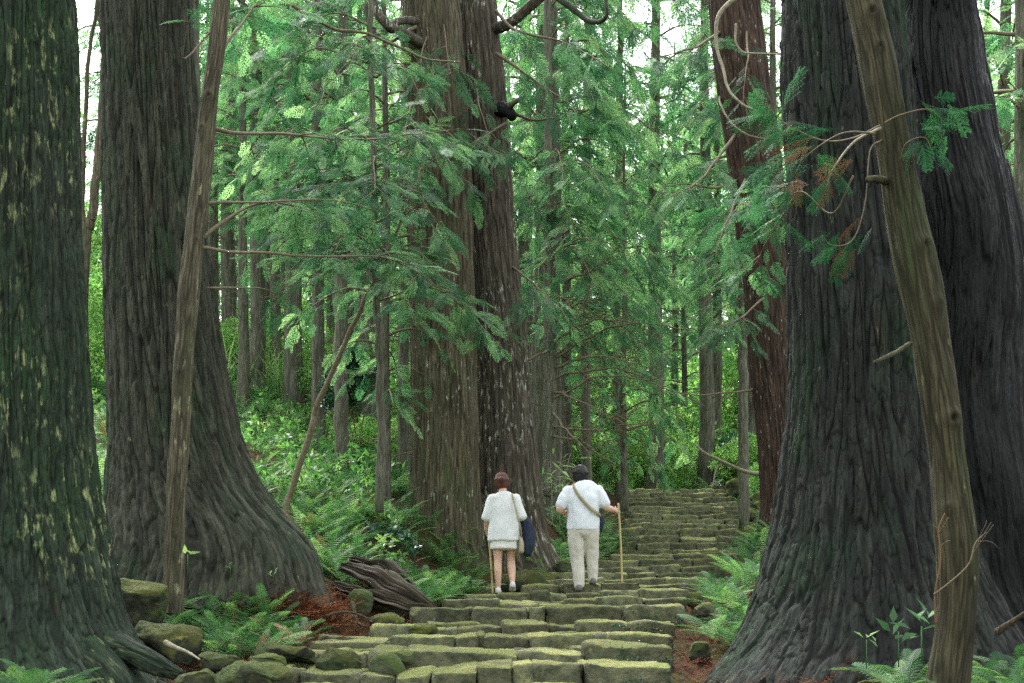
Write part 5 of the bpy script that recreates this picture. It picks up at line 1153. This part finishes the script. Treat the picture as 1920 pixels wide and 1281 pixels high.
# --- the woman
dW = 14.75; gW = gh(pxs(945, dW), dW); zW = EZ + (HY - 1114) * dW / FP
W = empty('person', (pxs(945, dW), dW, zW), 'person in loose pale grey top and short skirt with a stick in the left hand', 'person')
s_ = 1.46 / 1.5
def rel(o): o.parent = W if CUR is None else CUR; return o
CUR = W
hc = np.array([-.03, .05, 1.385])
arm = lambda a, b, c, r: loft([a, (np.array(a) * .5 + np.array(b) * .5), b, (np.array(b) * .5 + np.array(c) * .5), c], r, (1, 0, 0), 14)
body = head_parts(hc, .092) + [loft([(-.02, .03, 1.33), (-.01, .01, 1.22)], [(.045, .048), (.055, .055)]),
    loft([(0, 0, 1.20), (0, .0, 1.10), (0, .01, .95), (0, 0, .80), (0, 0, .72)], [(.14, .08), (.145, .10), (.115, .085), (.155, .11), (.14, .10)]),
    arm((-.15, 0, 1.17), (-.215, -.01, .95), (-.225, .10, .80), [.045, .042, .036, .033, .024]), arm((.15, 0, 1.17), (.215, -.03, .96), (.20, .16, .93), [.045, .042, .036, .033, .024]),
    loft([(-.075, 0, .76), (-.078, .01, .60), (-.075, .015, .42), (-.075, -.012, .28), (-.07, -.005, .10), (-.07, 0, .055)], [(.080, .085), (.068, .07), (.048, .05), (.050, .054), (.031, .034), (.034, .04)]),
    loft([(.075, 0, .76), (.085, .06, .60), (.088, .10, .44), (.095, .03, .30), (.105, -.045, .15), (.105, -.05, .11)], [(.080, .085), (.068, .07), (.048, .05), (.050, .054), (.031, .034), (.034, .04)])]
body += hand((-.225, .10, .80), (.05, .5, -.55), (-1, 0, 0), (0, 1, .6), s=.9) + hand((.20, .16, .93), (-.2, .9, -.1), (.3, 0, 1), (-1, 0, 0), s=.9)
fuse('body', body, M_skin, None, .0065, 2).parent = W
o = fuse('hair', [loft([hc + [0, -.012, -.03], hc + [0, -.012, .03], hc + [0, -.01, .06]], [(.088, .098), (.099, .108), (.082, .09)], seg=24), loft([hc + [0, -.10, .015], hc + [0, -.135, .03]], [.04, .035])], M_hairR, None, .008, 2, .003, 40); o.parent = W
V_, F_, G_ = loft([hc + [-.0, .01, -.09], hc + [0, .04, -.05]], [.01, .01]); eyes(hc, .092, W)
sl = lambda a, b, r: loft([a, (np.array(a) + np.array(b)) / 2, b], r, (1, 0, 0), 16)
top = fuse('tunic', [loft([(0, .01, 1.25), (0, .0, 1.19), (0, 0, 1.10), (0, .0, .95), (0, -.005, .80), (0, -.01, .655)], [(.085, .07), (.15, .09), (.165, .115), (.178, .125), (.195, .14), (.20, .145)], seg=28, cap=.12),
    sl((-.13, 0, 1.18), (-.222, -.01, .94), [.075, .068, .062]), sl((.13, 0, 1.18), (.222, -.03, .95), [.075, .068, .062])], M_tunic, None, .010, 5, .010, 9); top.parent = W
fuse('skirt', [loft([(0, 0, .80), (0, 0, .70), (0, -.005, .555)], [(.15, .11), (.165, .12), (.175, .13)], seg=28, cap=.1)], M_skirt, None, .012, 3, .006, 18).parent = W
for (x, y, z, up) in ((-.07, 0, 0, 0), (.105, -.05, .055, .5)):
    p0 = np.array([x, y - .05, z + .045 + up * .03]); p1 = np.array([x, y + .13, z + .035 - up * .07])
    o = fuse('shoe', [loft([p0, (p0 + p1) / 2 - [0, 0, .004], p1], [(.036, .040), (.040, .036), (.036, .026)], (1, 0, 0)), loft([p0 - [0, 0, .022], p1 - [0, 0, .012]], [(.040, .016), (.038, .012)], (1, 0, 0))], M_shoeW, None, .007, 2); o.parent = W
Wl = np.array(W.location)
stick('walking_stick', Wl + [-.205, .14, .85], Wl + [-.14, .0, .0], .013, 'bamboo walking stick held in the left hand of the person in grey')
bag = empty('shoulder_bag', Wl + [.20, .04, .60], 'small cream pouch on a thin strap at the right hip of the person in grey', 'bag')
def bpart(name, parts, m, root, off, **k): o = fuse(name, parts, m, None, **k); o.data.transform(Matrix.Translation(Vector(off - np.array(root.location)))); o.parent = root; return o
bpart('pouch', [loft([(.205, -.02, .69), (.215, -.02, .60), (.215, -.02, .53)], [(.030, .06), (.042, .08), (.038, .07)])], M_cream, bag, Wl, voxel=.010, smooth=3, wrinkle=.004)
stp = catmull([(.10, -.07, 1.225), (.13, -.115, 1.10), (.165, -.155, .95), (.205, -.14, .80), (.215, -.05, .68)], 30); V, F, F3 = tube(stp, .009, 6); mk('strap', V + Wl - np.array(bag.location), [F, F3], M_strap, None, smooth=True).parent = bag
jk = fuse('jacket', [loft([(.19, .10, .955), (.25, .06, .93), (.30, .03, .80), (.31, .02, .65), (.29, .01, .50)], [(.035, .06), (.06, .08), (.075, .10), (.08, .11), (.055, .08)], (1, 0, 0))], M_navy, None, .012, 3, .014, 12)
jk.data.transform(Matrix.Translation(Vector(Wl))); origin(jk, Wl + [.27, .03, .8]); tag(jk, 'dark navy jacket draped over the right forearm of the person in grey', 'jacket')

# --- the man
dM = 15.1; zM = EZ + (HY - 1109) * dM / FP
MN = empty('person', (pxs(1094, dM), dM, zM), 'person in pale blue short-sleeved shirt and light trousers holding a stick out to the right', 'person')
hc = np.array([-.035, .09, 1.475])
body = head_parts(hc, .098, .12) + [loft([(-.03, .06, 1.42), (-.01, .02, 1.30)], [(.058, .06), (.075, .07)]),
    loft([(0, .01, 1.31), (0, .0, 1.18), (0, .01, 1.0), (0, 0, .82), (0, 0, .76)], [(.17, .10), (.185, .12), (.155, .115), (.17, .13), (.15, .12)]),
    arm((-.21, 0, 1.26), (-.30, -.03, 1.03), (-.25, .22, 1.02), [.058, .056, .048, .042, .030]), arm((.21, 0, 1.26), (.285, -.02, 1.06), (.405, .14, 1.035), [.058, .056, .046, .042, .030]),
    loft([(-.08, 0, .78), (-.075, .01, .45), (-.055, -.02, .10)], [(.09, .09), (.058, .06), (.036, .04)]), loft([(.08, 0, .78), (.10, .07, .47), (.115, .10, .17)], [(.09, .09), (.058, .06), (.036, .04)])]
body += hand((-.25, .22, 1.02), (.3, .9, 0), (-.5, 0, 1), (1, 0, 0)) + hand((.405, .14, 1.035), (.55, .55, .05), (.6, -.6, .5), (0, 0, 1), curl=1.3)
fuse('body', body, M_skin, None, .0065, 2).parent = MN
fuse('hair', [loft([hc + [0, -.02, -.045], hc + [0, -.018, .03], hc + [0, -.012, .065]], [(.088, .100), (.104, .114), (.088, .098)], seg=24)], M_hairB, None, .008, 2, .006, 45).parent = MN
eyes(hc, .098, MN, .12)
fuse('shirt', [loft([(-.01, .03, 1.365), (0, .01, 1.31), (0, 0, 1.18), (0, -.005, 1.0), (0, -.005, .86), (0, 0, .785)], [(.085, .08), (.185, .115), (.215, .145), (.20, .145), (.205, .15), (.205, .155)], seg=28, cap=.1),
    sl((-.17, 0, 1.27), (-.287, -.02, 1.085), [.088, .085, .078]), sl((.17, 0, 1.27), (.272, -.015, 1.10), [.088, .085, .078])], M_shirt, None, .012, 4, .015, 9).parent = MN
fuse('trousers', [loft([(0, 0, .86), (0, 0, .76)], [(.18, .13), (.185, .14)]), loft([(-.085, 0, .78), (-.09, .0, .60), (-.078, .01, .42), (-.068, -.01, .22), (-.06, -.02, .075)], [(.112, .125), (.102, .11), (.088, .09), (.078, .082), (.070, .078)]),
    loft([(.085, 0, .78), (.098, .03, .62), (.11, .07, .45), (.118, .08, .28), (.122, .10, .15)], [(.112, .125), (.100, .108), (.084, .09), (.074, .082), (.068, .078)])], M_trou, None, .011, 3, .017, 10).parent = MN
for (x, y, z, up) in ((-.06, -.02, 0, 0), (.125, .10, .085, .2)):
    p0 = np.array([x, y - .06, z + .05 + up * .03]); p1 = np.array([x, y + .16, z + .038 - up * .05])
    fuse('shoe', [loft([p0, (p0 + p1) / 2 - [0, 0, .004], p1], [(.042, .046), (.046, .040), (.042, .030)], (1, 0, 0)), loft([p0 - [0, 0, .028], p1 - [0, 0, .018]], [(.046, .016), (.044, .014)], (1, 0, 0))], M_shoeG, None, .008, 2).parent = MN
Ml = np.array(MN.location)
stick('walking_stick', Ml + [.455, .17, 1.13], Ml + [.50, .12, .10], .013, 'pale walking stick held out in the right hand of the person in blue')
bag = empty('sling_bag', Ml + [.20, .10, .92], 'dark blue sling bag with a khaki strap across the back of the person in blue', 'bag')
bpart('pouch', [loft([(.17, .10, 1.0), (.205, .09, .90), (.20, .09, .80)], [(.05, .09), (.065, .12), (.055, .10)])], M_navy, bag, Ml, voxel=.010, smooth=3, wrinkle=.005)
pts_ = catmull([(-.10, .04, 1.375), (-.13, -.075, 1.325), (-.07, -.155, 1.20), (.05, -.168, 1.06), (.16, -.135, .98), (.215, -.02, .955), (.20, .08, .97)], 40)
tg = unit(np.gradient(pts_, axis=0)); outv = unit(pts_ - np.array([0, 0, 1]) * pts_[:, 2:3] - [0, .0, 0]); lat = unit(np.cross(tg, outv))
V = np.concatenate([pts_ + lat * .020, pts_ - lat * .020, pts_ + lat * .020 + outv * .006, pts_ - lat * .020 + outv * .006]); k = np.arange(39)
q = lambda a, b: np.stack([a * 40 + k, a * 40 + k + 1, b * 40 + k + 1, b * 40 + k], -1)
mk('strap', V + Ml - np.array(bag.location), np.concatenate([q(0, 1), q(3, 2), q(2, 0), q(1, 3)]), M_strap, None).parent = bag
